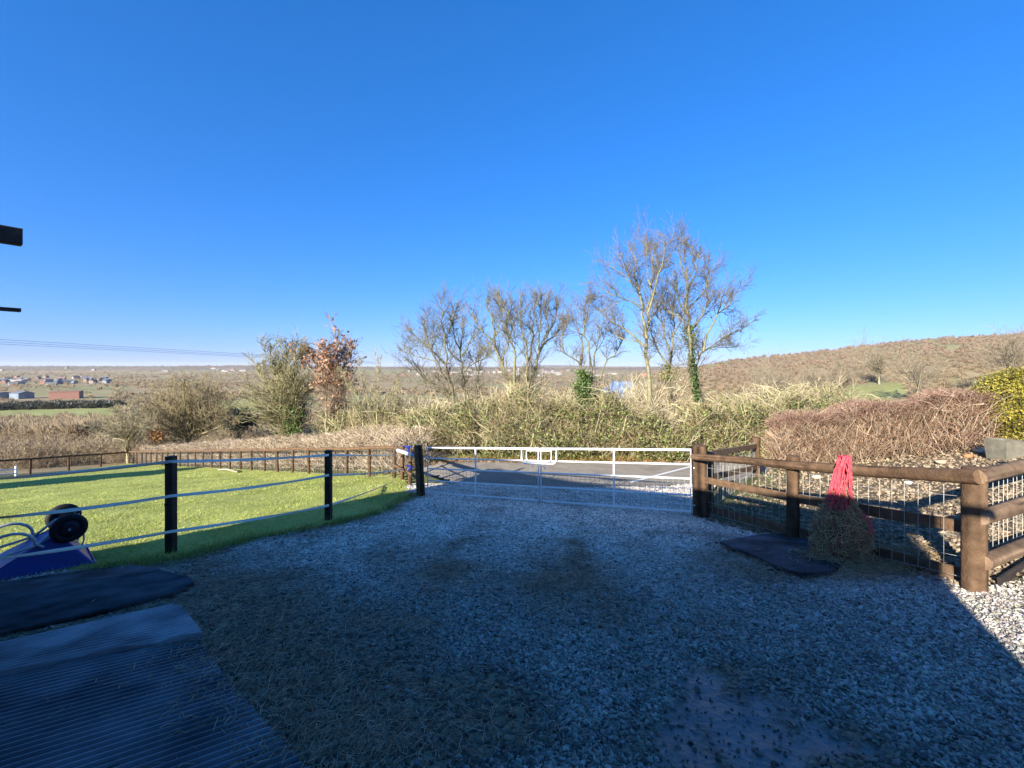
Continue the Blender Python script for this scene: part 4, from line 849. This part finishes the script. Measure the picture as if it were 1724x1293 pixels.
# right-hand yard fence
p2 = np.array(G(1335, 913)); p3 = np.array(G(1640, 992)); p1 = np.array(W(1181, 870, 7.62)); p1[2] = Tz(p1[0], p1[1])
t = thing('yard_fence', 'brown round-rail fence with mesh on the right of the yard, haynet hanging on it', 'fence', tuple(p2))
m_ = MB(); round_post(m_, p2[0], p2[1], 1.2, .078, (0, 0), 12); m_.build('post', m_wood, t, True)
m_ = MB(); round_post(m_, p3[0], p3[1], 1.17, .092, (.0, 0), 14, -.15); m_.build('post', m_wood, t, True)
fd = (p3 - p2)[:2]; fd /= np.linalg.norm(fd); fn = np.array([fd[1], -fd[0]]); fn = fn if fn[0] < 0 else -fn; fn3 = np.array([fn[0], fn[1], 0])
tr = [np.array(W(1166, 769, 7.42)), np.array(W(1250, 775, 6.65)), np.array(W(1330, 783, 5.84)), np.array(W(1470, 794, 4.93)), np.array(W(1648, 803, 4.0))]
m_ = MB(); log(m_, tr, [.058, .058, .062, .066, .07], 16); m_.build('rail', m_wood, t, True)
fr = [np.array(W(1178, 806, 7.62)), np.array(W(1330, 837, 6.0)), np.array(W(1624, 887, 4.27))]
m_ = MB(); m_.bar(fr[0], fr[1], .04, .11); m_.bar(fr[1], fr[2], .04, .12); m_.build('rail', m_wood, t)
lr = [np.array(W(1190, 855, 7.6)), np.array(W(1330, 893, 6.0)), np.array(W(1620, 968, 4.28))]
m_ = MB(); m_.bar(lr[0], lr[1], .04, .12); m_.bar(lr[1], lr[2], .04, .14); m_.build('kick_board', m_wood, t)
m_ = MB(); bk = -fn3 * .03
for a, b, ta, tb in ((p1, p2, tr[0], tr[2]), (p2, p3, tr[2], tr[4])):
    a_, b_ = a + bk, b + bk; wire_mesh(m_, a_, b_, a[2] + .08, ta[2] - .03, b[2] + .08, tb[2] - .03, .115, .19, .0029)
m_.build('wire_mesh', m_wire, t)
# return to the right of the corner post
rd = np.array([.92, .386]); e3 = p3[:2] + rd * 3.2
t = thing('corner_fence', 'brown round-rail fence running right from the corner post', 'fence', tuple(gnd(*e3)))
m_wood_l = mat('weathered_round_timber', (.28, .185, .11), (.155, .095, .054), 9, .85, .6, 45, attr=True, spec=.15)
for (px_, py_), rise_ in (((1646, 803), .02), ((1650, 872), .02), ((1655, 947), .02)):
    a = np.array(W(px_, py_, 4.02)); b = np.array([a[0] + rd[0] * 3.2, a[1] + rd[1] * 3.2, a[2] + rise_ * 3.2])
    m_ = MB(); log(m_, [a, a * .7 + b * .3, b], [.066, .07, .066], 16); m_.build('rail', m_wood_l, t, True)
m_ = MB(); round_post(m_, e3[0], e3[1], 1.1, .1, (0, 0), 12); m_.build('post', m_wood, t, True)
m_ = MB(); a_ = p3[:2] + np.array([.02, .1]); wire_mesh(m_, a_, e3 + np.array([0, .1]), p3[2] + .05, p3[2] + 1.08, p3[2] + .15, p3[2] + 1.12, .11, .2, .0029); m_.build('wire_mesh', m_wire, t)
m_ = MB(); m_.bar(gnd(p3[0] + .22, p3[1] - .02, .02), gnd(e3[0], e3[1] - .12, .02), .03, .12); m_.build('edging_board', m_wood_dark, t)
# short return fence from the gate post to the lane
t = thing('return_fence', 'short brown fence from the right gate post back to the lane', 'fence', tuple(gnd(*p1[:2])))
q1 = np.array(W(1196, 800, 8.2)); q2 = np.array(W(1273, 800, 11.6))
for q, r in ((q1, .06), (q2, .1)):
    m_ = MB(); round_post(m_, q[0], q[1], 1.12, r, (0, 0), 10); m_.build('post', m_wood, t, True)
for pa_, pb_ in (((1196, 764), (1273, 751)), ((1200, 803), (1273, 787))):
    m_ = MB(); m_.bar(W(*pa_, 8.1), W(*pb_, 11.5), .04, .12); m_.build('rail', m_wood_l, t)
m_ = MB(); wire_mesh(m_, q1, q2, Tz(*q1[:2]) + .05, Tz(*q1[:2]) + 1.0, Tz(*q2[:2]) + .05, Tz(*q2[:2]) + 1.0, .12, .2, .003); m_.build('wire_mesh', m_wire, t)

# electric fence posts and tapes
def e_post(px_, py_, top, w, label, mottled):  # last flag picks the browner mottled timber
    x, y, z = G(px_, py_); h = (py_ - top) / F * y
    t = thing('electric_fence_post', label, 'post', (x, y, z), 'electric fence posts')
    m_ = MB(); m_.bar((x, y, z - .1), (x, y, z + h), w, w, up=(0, 1, 0), bev=.008); m_.build('post', m_wood_dark if not mottled else m_rust, t)
    for f in (.93, .52, .2):
        m_ = MB(); m_.box((x, y - w / 2 - .006, z + h * f), w * .8, .014, .03); m_.build('insulator', m_black, t)
    return x, y, z, h
m_black = mat('black_plastic', (.015, .015, .017), (.01, .01, .011), 10, .5)
m_rust = mat('stained_post', (.05, .03, .02), (.02, .014, .012), 6, .7, .3, 40)
e_post(288, 933, 768, .10, 'nearer dark square post of the electric fence', True); e_post(553, 879, 758, .10, 'farther dark square post of the electric fence', True)
x1, y1, _ = G(288, 933); x2, y2, _ = G(553, 879)
def tape(pts, label, sag=.02):
    m_ = MB(); Q = []
    for a, b in zip(pts[:-1], pts[1:]):
        a, b = np.array(a), np.array(b); n = 24
        for i in range(n): f = i / n; Q.append(a + (b - a) * f - np.array([0, 0, sag * 4 * f * (1 - f)]))
    Q.append(np.array(pts[-1])); Q = np.array(Q); V = []; w = .02
    for i, p in enumerate(Q):
        tw = .5 * math.sin(i * .35) + .3 * math.sin(i * .13 + 1)
        up = np.array([.35 * math.sin(tw), -math.sin(tw), math.cos(tw)]); V += [p - up * w, p + up * w, p + up * w + np.array([.0015, .0015, 0]), p - up * w + np.array([.0015, .0015, 0])]
    Fs = [(4 * i + q, 4 * i + (q + 1) % 4, 4 * i + 4 + (q + 1) % 4, 4 * i + 4 + q) for i in range(len(Q) - 1) for q in range(4)]
    m_.add(V, Fs); tag(m_.build('fence_tape', m_tape, smooth=True), label, 'tape', 'white electric fence tapes')
o1, o2 = y1 - .07, y2 - .07
tape([W(-120, 815, 4.9), W(288, 777, o1), W(553, 766, o2), W(668, 765, 12.9)], 'topmost white electric tape strung between the dark posts')
tape([W(-120, 882, 4.2), W(288, 835, o1), W(553, 800, o2), W(680, 790, 11.9)], 'middle white electric tape strung between the dark posts', .03)
tape([W(-120, 956, 4.0), W(288, 895, o1), W(553, 851, o2), W(660, 812, 12.6)], 'lowest white electric tape strung between the dark posts', .02)

# ------------------------------------------------------------------ mats
def mat_slab(name, label, pts, th, matl, ribs=0, ribdir=None, lift=.03, step=.02, curl=None):
    P = np.array([G(*p)[:2] for p in pts]); m_ = MB()
    if ribdir is None: ribdir = P[1] - P[0]
    rdv = np.array(ribdir) / np.linalg.norm(ribdir); nv = np.array([-rdv[1], rdv[0]])
    uv = np.stack([P @ rdv, P @ nv], 1); a0, b0 = uv.min(0); a1, b1 = uv.max(0)
    sa = .08; sb = ribs / 6 if ribs else .06
    A = np.arange(a0 - sa, a1 + 2 * sa, sa); B = np.arange(b0 - sb, b1 + 2 * sb, sb); AA, BB = np.meshgrid(A, B)
    # clip rows to the outline
    X = AA * rdv[0] + BB * nv[0]; Y = AA * rdv[1] + BB * nv[1]
    ins = inside(P, X, Y); V = []; Fs = []
    rows = []
    for bi in range(len(B)):
        # exact span of the row inside the outline
        xs = []
        for k_ in range(len(uv)):
            (ua, va), (ub, vb) = uv[k_], uv[(k_ + 1) % len(uv)]
            if (va > B[bi]) != (vb > B[bi]): xs.append(ua + (ub - ua) * (B[bi] - va) / (vb - va))
        if len(xs) < 2: continue
        rows.append((B[bi], min(xs), max(xs)))
    n = 70; idx = []
    for b, s0, s1 in rows:
        tt = np.linspace(s0, s1, n); x = tt * rdv[0] + b * nv[0]; y = tt * rdv[1] + b * nv[1]
        z = -.14 * y + .05 * np.minimum(x + 3, 0) + lift + .004 * (fbm(x * 1.2, y * 1.2, 33) - .5)
        if ribs: z = z + (.011 if ribs > .04 else .003) * np.clip(1.5 * math.cos(2 * math.pi * b / ribs), -1, 1)
        if curl is not None: z = z + curl(tt, b, s0, s1)
        idx.append(np.arange(n) + len(V)); V += list(np.stack([x, y, z], 1))
    nt = len(V); Vb = [v - np.array([0, 0, th]) for v in V]; V = V + Vb
    for r0, r1 in zip(idx[:-1], idx[1:]):
        for q in range(n - 1): Fs.append((r0[q], r0[q + 1], r1[q + 1], r1[q]))
        Fs.append((r0[0], r1[0], r1[0] + nt, r0[0] + nt)); Fs.append((r1[-1], r0[-1], r0[-1] + nt, r1[-1] + nt))
    for q in range(n - 1): Fs.append((idx[0][q + 1], idx[0][q], idx[0][q] + nt, idx[0][q + 1] + nt)); Fs.append((idx[-1][q], idx[-1][q + 1], idx[-1][q + 1] + nt, idx[-1][q] + nt))
    m_.add(V, Fs); return tag(m_.build(name, matl, smooth=False), label, 'mat', 'rubber mats on the yard')
m_rub = mat('ribbed_rubber', (.26, .26, .27), (.05, .052, .058), 2.4, .55, .1, 60, spec=.3, detail=10, contrast=(.3, .7))
m_rubp = mat('pale_ribbed_rubber', (.46, .46, .46), (.13, .13, .135), 2.0, .5, .1, 60, spec=.35, detail=10, contrast=(.34, .66))  # paler tone for the narrow ribbed strip
m_rub2 = mat('wet_rubber', (.12, .12, .125), (.026, .026, .028), 2.6, .75, .3, 50, spec=.12, detail=10, contrast=(.36, .64))
mat_slab('rubber_mat', 'ribbed black rubber mat in the near left corner', [(-200, 1200), (120, 1122), (333, 1084), (352, 1110), (400, 1175), (450, 1230), (520, 1310), (560, 1400), (-200, 1500)], .022, m_rub, .05, lift=.03, ribdir=np.array(G(305, 1030)[:2]) - np.array(G(0, 1098)[:2]))
mat_slab('rubber_mat', 'narrow strip of ribbed rubber matting lying along the far edge of the large ribbed mat', [(-200, 1142), (0, 1098), (120, 1070), (290, 1031), (306, 1034), (341, 1080), (120, 1122), (-200, 1198)], .05, m_rubp, .05, lift=.066, ribdir=np.array(G(305, 1030)[:2]) - np.array(G(0, 1098)[:2]))
mat_slab('rubber_mat', 'smooth wet black rubber mat beside the upturned wheelbarrow', [(-200, 1050), (0, 1008), (150, 985), (270, 967), (315, 978), (328, 990), (290, 1008), (200, 1030), (0, 1076), (-200, 1130)], .025, m_rub2, .03, lift=.05, ribdir=np.array(G(270, 967)[:2]) - np.array(G(0, 1008)[:2]))
mat_slab('rubber_mat', 'dull rubber mat partly under the smooth wet mat, at the grass edge', [(-200, 1010), (0, 986), (120, 967), (215, 955), (275, 962), (150, 990), (-200, 1060)], .022, m_rub2, lift=.035)
mat_slab('rubber_mat', 'curled black rubber mat under the haynet', [(1210, 922), (1290, 908), (1390, 905), (1440, 930), (1420, 962), (1396, 976), (1345, 978), (1310, 966), (1270, 946)], .03, m_rub2, lift=.085, ribdir=(1, 0))

# ------------------------------------------------------------------ haynet
hx, hy = W(1415, 800, 5.05)[:2]; hz = Tz(hx, hy)
t = thing('haynet', 'stuffed haynet with red netting hanging from the top fence rail', 'haynet', (hx, hy, hz))
cz = EYE + (HY - 897) / F * 5.05
n = 5200; th_ = RNG.uniform(0, 2 * math.pi, n); f = RNG.uniform(-1, 1, n)
prof = lambda f: np.interp(f, [-1, -.8, -.5, 0, .4, .75, 1], [.11, .21, .275, .28, .22, .13, .07])
rad = prof(f) * RNG.uniform(.78, 1.06, n) * (1 + .18 * (vnoise(th_ * 2, f * 3, 6) - .5))
P = np.stack([hx + rad * np.cos(th_), hy + rad * .8 * np.sin(th_), cz + f * .42], 1)
tone = RNG.uniform(size=(n, 1)); cols = np.array([.28, .185, .085]) * (1 - tone) + np.array([.92, .64, .32]) * tone
mb = MB(); strands(mb, P, RNG.uniform(.08, .2, n), np.full(n, .0028), cols, .7)
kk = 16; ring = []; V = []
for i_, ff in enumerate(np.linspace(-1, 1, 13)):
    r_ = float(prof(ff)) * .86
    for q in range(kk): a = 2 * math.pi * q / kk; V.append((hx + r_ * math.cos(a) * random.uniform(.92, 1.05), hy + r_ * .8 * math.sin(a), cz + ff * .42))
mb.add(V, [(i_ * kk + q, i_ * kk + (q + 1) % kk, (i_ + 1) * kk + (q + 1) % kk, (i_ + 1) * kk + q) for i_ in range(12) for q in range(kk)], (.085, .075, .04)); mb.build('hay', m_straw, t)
m_red = mat('red_netting', (.72, .10, .12), (.42, .035, .05), 30, .6, spec=.3)
mb = MB(); tp = np.array(W(1420, 774, 4.93)); nb = 22
def npt(a, f):   # f 0 at the rail, 1 at the shoulder of the hay
    x0 = tp + np.array([.055 * math.cos(a) + .02, .05 * math.sin(a), .06 - .02]); e = np.array([hx - .045 + .135 * math.cos(a), hy + .11 * math.sin(a) - .02, cz + .30])
    p = x0 + (e - x0) * f; return p + np.array([.014 * math.sin(9 * a + 9 * f), -.012 * math.sin(5 * a + 11 * f), .01 * math.sin(3 * a + 13 * f)])
for i_ in range(nb):
    a = 2 * math.pi * i_ / nb
    for sgn in (1, -1): mb.tube([npt(a + sgn * .5 * f + .1 * math.sin(8 * f + i_), f) for f in np.linspace(0, 1, 9)], .0045, 5)
for i_ in range(16):                                                        # bunched cords over the rail and hanging strings
    a = random.uniform(0, 6.28); mb.tube([tp + np.array([random.uniform(-.05, .06), .07, -.05]), tp + np.array([random.uniform(-.05, .06), .03, .04]), tp + np.array([random.uniform(-.05, .06), -.05, .035]), npt(a, .25), npt(a, random.uniform(.5, 1.0))], .007, 5)
for i_ in range(26):
    a = 2 * math.pi * i_ / 26
    for sgn in (1, -1):
        q = []
        for ff in np.linspace(.8, -.95, 12): r_ = float(prof(ff)) * 1.03; aa = a + sgn * (.8 - ff) * .9; q.append((hx + r_ * math.cos(aa), hy + r_ * .8 * math.sin(aa), cz + ff * .42))
        if random.random() < .45: mb.tube(q, .003, 4)
for i_ in range(9):
    a = random.uniform(-.6, .6); b0 = np.array([hx + .14 + .05 * random.random(), hy - .1, cz + .26]); mb.tube([b0, b0 + np.array([.05, -.04, -.06]), b0 + np.array([.06 + .03 * random.random(), -.05, -.22])], .006, 5)
mb.build('net', m_red, t, True)
# hay heap round its foot
mb = MB(); n = 3000; P = np.stack([RNG.normal(hx + .1, .38, n), RNG.normal(hy - .05, .2, n), np.zeros(n)], 1); P[:, 2] = T(P[:, 0], P[:, 1]) + .06 + .10 * np.exp(-((P[:, 0] - hx) ** 2 / .12 + (P[:, 1] - hy) ** 2 / .05)) * RNG.uniform(0, 1, n)
tone = RNG.uniform(size=(n, 1)); strands(mb, P, RNG.uniform(.06, .18, n), np.full(n, .0024), np.array([.24, .165, .075]) * (1 - tone) + np.array([.76, .54, .28]) * tone, .3)
tag(mb.build('spilled_hay', m_straw), 'spilled hay heaped on the mat under the haynet', 'hay', kind='stuff')

# ------------------------------------------------------------------ upturned wheelbarrow
wb0 = np.array(G(-60, 992)); wb1 = np.array(G(160, 948)); ax = wb1 - wb0; Lw = np.linalg.norm(ax); ax /= Lw
side = np.cross(np.array([0, 0, 1.0]), ax); side /= np.linalg.norm(side); upv = np.cross(ax, side)
t = thing('wheelbarrow', 'upturned blue wheelbarrow with two black wheels lying at the grass edge', 'wheelbarrow', tuple(wb0))
m_bl = mat('blue_plastic', (.010, .018, .22), (.007, .012, .15), 3, .38, .05, 20, spec=.5)
Q = lambda a, b, c: wb0 + ax * a + side * b + upv * c
LR, hw = Lw, .37
rim = [(0, -.03, 0), (0, 2 * hw, 0), (LR, 2 * hw, 0), (LR, -.03, 0)]
top = [(.30, .13, .17), (.30, 2 * hw - .15, .17), (LR - .34, 2 * hw - .17, .41), (LR - .34, .15, .41)]
mb = MB(); V = [Q(*p) for p in rim + top]
mb.add(V, [(0, 1, 5, 4), (1, 2, 6, 5), (2, 3, 7, 6), (3, 0, 4, 7), (4, 5, 6, 7)])
tr_ = mb.build('tray', m_bl, t); md = tr_.modifiers.new('bevel', 'BEVEL'); md.width = .035; md.segments = 3
mb = MB(); mb.tube([Q(a, b, .012) for a, b, c in rim], .016, 8, closed=True); mb.build('rim', m_bl, t, True)
m_tub = mat('grey_tube', (.55, .55, .55), (.4, .4, .41), 12, .4, metal=.3, spec=.5)
mb = MB()
for b in (.14, 2 * hw - .16): mb.tube([Q(-.5, b, .30), Q(.1, b, .20), Q(.5, b, .30), Q(LR - .34, b, .47), Q(LR - .12, b, .50)], .016, 8)
mb.build('chassis', m_tub, t, True)
for b in (.10, 2 * hw - .14):
    mb = MB(); mb.tube([Q(.10, b, .16)] + [Q(.30 + .19 * math.cos(a), b, .33 + .16 * math.sin(a)) for a in np.linspace(math.pi, 0, 9)] + [Q(.56, b, .28)], .017, 8); mb.build('leg', m_tub, t, True)
m_tyre = mat('tyre_rubber', (.012, .012, .013), (.008, .008, .009), 20, .7)
m_hub = mat('wheel_hub', (.012, .013, .026), (.008, .008, .012), 10, .5)
for b in (.02, 2 * hw - .10):
    c = np.array(Q(LR - .26, b + .04, .47)); R_ = .13
    mb = MB(); mb.tube([c + ax * R_ * math.cos(a) + upv * R_ * math.sin(a) for a in np.linspace(0, 2 * math.pi, 29)[:-1]], .042, 12, closed=True); w = mb.build('wheel', m_tyre, t, True)
    mb = MB(); mb.tube([c - side * .035, c - side * .028, c + side * .028, c + side * .035], [.05, .115, .115, .05], 24); mb.build('rim', m_hub, w, True)
mb = MB(); mb.tube([Q(LR - .26, -.02, .47), Q(LR - .26, 2 * hw, .47)], .012, 8)
for b in (.2, 2 * hw - .2): mb.tube([Q(LR - .12, b, .46), Q(LR - .10, b, .25), Q(LR - .13, b, .12)], .01, 6)
mb.build('axle', m_tub, t, True)

# ------------------------------------------------------------------ planter, stones, log, white jump, wires
c = np.array(W(1692, 738, 8.2)); gz = Tz(c[0], c[1]); t = thing('planter', 'grey stone planter below the golden evergreen shrub', 'planter', (c[0], c[1], gz))
m_con = mat('weathered_concrete', (.21, .185, .13), (.12, .105, .075), 7, .9, .4, 40)
mb = MB(); w0, w1, hgt = .17, .20, .36
V = [(c[0] + sx_ * w0, c[1] + sy_ * w0, gz - .03) for sx_, sy_ in ((-1, -1), (1, -1), (1, 1), (-1, 1))] + [(c[0] + sx_ * w1, c[1] + sy_ * w1, gz + hgt) for sx_, sy_ in ((-1, -1), (1, -1), (1, 1), (-1, 1))] + [(c[0] + sx_ * w1 * .82, c[1] + sy_ * w1 * .82, gz + hgt) for sx_, sy_ in ((-1, -1), (1, -1), (1, 1), (-1, 1))] + [(c[0] + sx_ * w1 * .8, c[1] + sy_ * w1 * .8, gz + hgt - .06) for sx_, sy_ in ((-1, -1), (1, -1), (1, 1), (-1, 1))]
Fs = [(3, 2, 1, 0)] + [(a + o, (a + 1) % 4 + o, (a + 1) % 4 + 4 + o, a + 4 + o) for o in (0, 4, 8) for a in range(4)]
mb.add(V, Fs); mb.build('box', m_con, t)
mb = MB(); mb.add([V[12], V[13], V[14], V[15]], [(0, 1, 2, 3)]); mb.build('soil', m_bed, t)
def rock(px_, py_, s_, col, label, cat='stone', sq=(1.4, 1, .6)):
    x, y, z = G(px_, py_); v, f = ico(); r_ = np.random.default_rng(int(px_)); v = v * (1 + r_.uniform(-.15, .15, (12, 1))) * s_ * np.array(sq) + np.array([x, y, z + s_ * sq[2] * .6])
    m_ = MB(); m_.add(v, f, col); o = m_.build('stone', m_bark, smooth=False); md = o.modifiers.new('soften', 'SUBSURF'); md.levels = md.render_levels = 1; return tag(o, label, cat)
rock(1652, 763, .16, (.75, .70, .55), 'large pale stone lying left of the planter'); rock(1630, 770, .09, (.62, .22, .10), 'orange broken brick on the stony ground near the pale stone', 'brick')
rock(1585, 781, .10, (.55, .42, .28), 'brown stone on the garden ground behind the top rail'); rock(1375, 806, .10, (.70, .62, .45), 'pale stone seen through the mesh left of the haynet')
rock(1530, 815, .07, (.75, .70, .6), 'small white stone seen through the mesh right of the haynet')
a, b = np.array(G(367, 794)), np.array(G(400, 797)); mb = MB(); mb.tube([a + np.array([0, 0, .1]), (a + b) / 2 + np.array([0, 0, .14]), b + np.array([0, 0, .06])], [.03, .05, .03], 8, (.4, .34, .24)); tag(mb.build('log', m_bark, smooth=True), 'short pale log lying on the grass before the paddock fence', 'log')
m_white = mat('white_paint', (.75, .76, .78), (.6, .6, .62), 8, .5)
a, b = np.array(G(-60, 812)), np.array(G(27, 803)); t = thing('show_jump', 'low white rail jump standing at the left edge of the paddock', 'jump', tuple(b))
for q in (a, b): mb = MB(); mb.bar(q, q + np.array([0, 0, .62]), .09, .09, up=(0, 1, 0)); mb.build('upright', m_white, t)
for h_ in (.22, .45): mb = MB(); mb.tube([a + np.array([0, -.05, h_]), b + np.array([0, -.05, h_])], .04, 8); mb.build('rail', m_white, t, True)
for dy, lab in ((0, 'topmost overhead power line at the left'), (4, 'middle overhead power line at the left'), (7.5, 'lowest overhead power line at the left')):
    p_ = [np.array(W(-500, 535 + dy * 2.2, 40)), np.array(W(0, 571.5 + dy, 70)), np.array(W(430, 597 + dy * .6, 140)), np.array(W(640, 610 + dy * .4, 230))]
    Q_ = []
    for i_ in range(3):
        for f in np.linspace(0, 1, 12)[:-1 if i_ < 2 else None]: Q_.append(p_[i_] + (p_[i_ + 1] - p_[i_]) * f)
    r_ = np.array([.012 + q[1] * .00015 for q in Q_]); mb = MB(); mb.tube(Q_, r_, 5); tag(mb.build('power_line', m_black, smooth=True), lab, 'power line', 'overhead power lines')

# ------------------------------------------------------------------ far buildings
m_br = mat('red_brick', (.32, .16, .115), (.25, .125, .09), .8, .9); m_cream = mat('pale_render', (.33, .30, .25), (.26, .24, .2), .2, .8)
m_slate = mat('slate_roof', (.16, .17, .19), (.11, .12, .13), .3, .7); m_tile = mat('tile_roof', (.25, .15, .115), (.19, .11, .085), .3, .8); m_grey = mat('grey_cladding', (.20, .24, .28), (.12, .15, .18), .2, .6)
def house(x, y, w, dp, h, rh, rz, wm, rm, name, label, cat, group=None, z=None, parts=False):
    z = Tz(x, y) if z is None else z; ca, sa = math.cos(rz), math.sin(rz)
    q = lambda a, b, c: (x + a * ca - b * sa, y + a * sa + b * ca, z + c)
    v = [q(sx_ * w / 2, sy_ * dp / 2, c) for c in (-2, h) for sx_, sy_ in ((-1, -1), (1, -1), (1, 1), (-1, 1))] + [q(-w / 2, 0, h + rh), q(w / 2, 0, h + rh)]
    mb = MB(); mb.add(v, [(0, 1, 5, 4), (2, 3, 7, 6), (1, 2, 6, 5), (3, 0, 4, 7)]); mb.add(v, [(5, 6, 9), (7, 4, 8)])
    o = .4; rv = [q(sx_ * (w / 2 + o), sy_ * (dp / 2 + o), h - .1 + k_) for k_ in (0, .3) for sx_, sy_ in ((-1, -1), (1, -1), (1, 1), (-1, 1))] + [q(-w / 2 - o, 0, h + rh + .3), q(w / 2 + o, 0, h + rh + .3)]
    rf = [(4, 5, 9, 8), (6, 7, 8, 9), (0, 1, 5, 4), (2, 3, 7, 6)]
    if parts:
        t = thing(name, label, cat, (x, y, z), group); mb.build('wall', wm, t); m2 = MB(); m2.add(rv, rf); m2.add(rv, [(5, 6, 9), (7, 4, 8)]); m2.build('roof', rm, t); return t
    mb.add(rv, rf, mi=1); mb.add(rv, [(5, 6, 9), (7, 4, 8)], mi=1)
    return tag(mb.build(name, [wm, rm]), label, cat, group)
def at(px_, py_): x, y, z = G(px_, py_); return x, y
x, y = at(112, 671); house(x, y, 26, 16, 8.5, 0.6, .55, m_br, m_br, 'brick_barn', 'red brick block-like building beyond the meadow hedgerow', 'building', parts=True)
x, y = at(37, 671); house(x, y, 18, 14, 6.5, 2.5, -.3, m_grey, m_slate, 'grey_barn', 'dark grey barn left of the red brick building', 'barn', parts=True)
x, y = at(3, 671); house(x, y, 12, 12, 7, 1, -.3, m_grey, m_slate, 'grey_barn', 'dark flat barn at the left edge beyond the hedgerow', 'barn', parts=True)
x, y = at(28, 644); house(x, y, 34, 14, 6, 2, .1, m_cream, m_cream, 'white_warehouse', 'long white warehouse among the far houses at the left', 'warehouse')
random.seed(90)
for i_ in range(46):
    px_ = random.uniform(-10, 182); py_ = random.choice([636, 638, 640, 642, 644, 646, 649]) + random.uniform(-1, 1); x, y = at(px_, py_)
    wm, rm = random.choice([(m_cream, m_slate), (m_br, m_slate), (m_grey, m_slate), (m_cream, m_tile), (m_br, m_tile)])
    house(x, y, random.uniform(9, 20), random.uniform(7, 10), random.uniform(4, 6), random.uniform(2, 3.5), random.uniform(0, 3.1), wm, rm, 'village_house', 'small house in the far village at the left', 'house', 'houses of the far village')
for i_ in range(64):
    px_ = random.gauss(850, 90); px_ = min(max(px_, 680), 1085); py_ = random.uniform(623, 633.5); x, y = at(px_, py_); big = random.random() < .2
    wm, rm = random.choice([(m_cream, m_cream), (m_cream, m_tile), (m_br, m_tile), (m_cream, m_slate)])
    if big: house(x, y, random.uniform(35, 90), 25, random.uniform(6, 9), 2, random.uniform(-.2, .2), m_cream, m_cream, 'town_warehouse', 'long pale warehouse in the distant town behind the trees', 'warehouse', 'warehouses of the distant town')
    else: house(x, y, random.uniform(12, 26), 12, random.uniform(6, 9), 4, random.uniform(-.6, .6), wm, rm, 'town_house', 'tiny house in the distant town behind the trees', 'house', 'houses of the distant town')
for i_ in range(12):
    px_ = random.choice([random.uniform(0, 300), random.uniform(330, 415)]); x, y = at(px_, random.uniform(620.5, 627)); house(x, y, random.uniform(14, 40), 12, 7, 4, random.uniform(-.5, .5), m_cream, random.choice([m_tile, m_slate]), 'hill_house', 'pale speck of a house on the far ridge at the left', 'house', 'houses on the far ridge')
x, y = at(873, 630); mb = MB(); zz = Tz(x, y); mb.tube([(x, y, zz), (x, y, zz + 32)], [6, 5], 10); tag(mb.build('chimney_tower', m_cream), 'pale slim tower rising over the distant town', 'tower')

# ------------------------------------------------------------------ the air: one box of thin even haze
m_haze = bpy.data.materials.new('haze'); m_haze.use_nodes = True; hn = m_haze.node_tree.nodes
hn.remove(hn['Principled BSDF']); pv = hn.new('ShaderNodeVolumePrincipled'); pv.inputs['Density'].default_value = .00004; pv.inputs['Color'].default_value = (.9, .92, .95, 1); pv.inputs['Anisotropy'].default_value = 0
m_haze.node_tree.links.new(pv.outputs[0], hn['Material Output'].inputs['Volume'])
mb = MB(); zb, zt, hr = float(GZ.min()) - 1.0, max(float(GZ.max()), 95.0) + 25.0, 15600.0
V = [(x, y, z) for z in (zb, zt) for x, y in ((-hr, -hr), (hr, -hr), (hr, hr), (-hr, hr))]
mb.add(V, [(3, 2, 1, 0), (4, 5, 6, 7), (0, 1, 5, 4), (1, 2, 6, 5), (2, 3, 7, 6), (3, 0, 4, 7)])
tag(mb.build('haze', m_haze), kind='stuff')
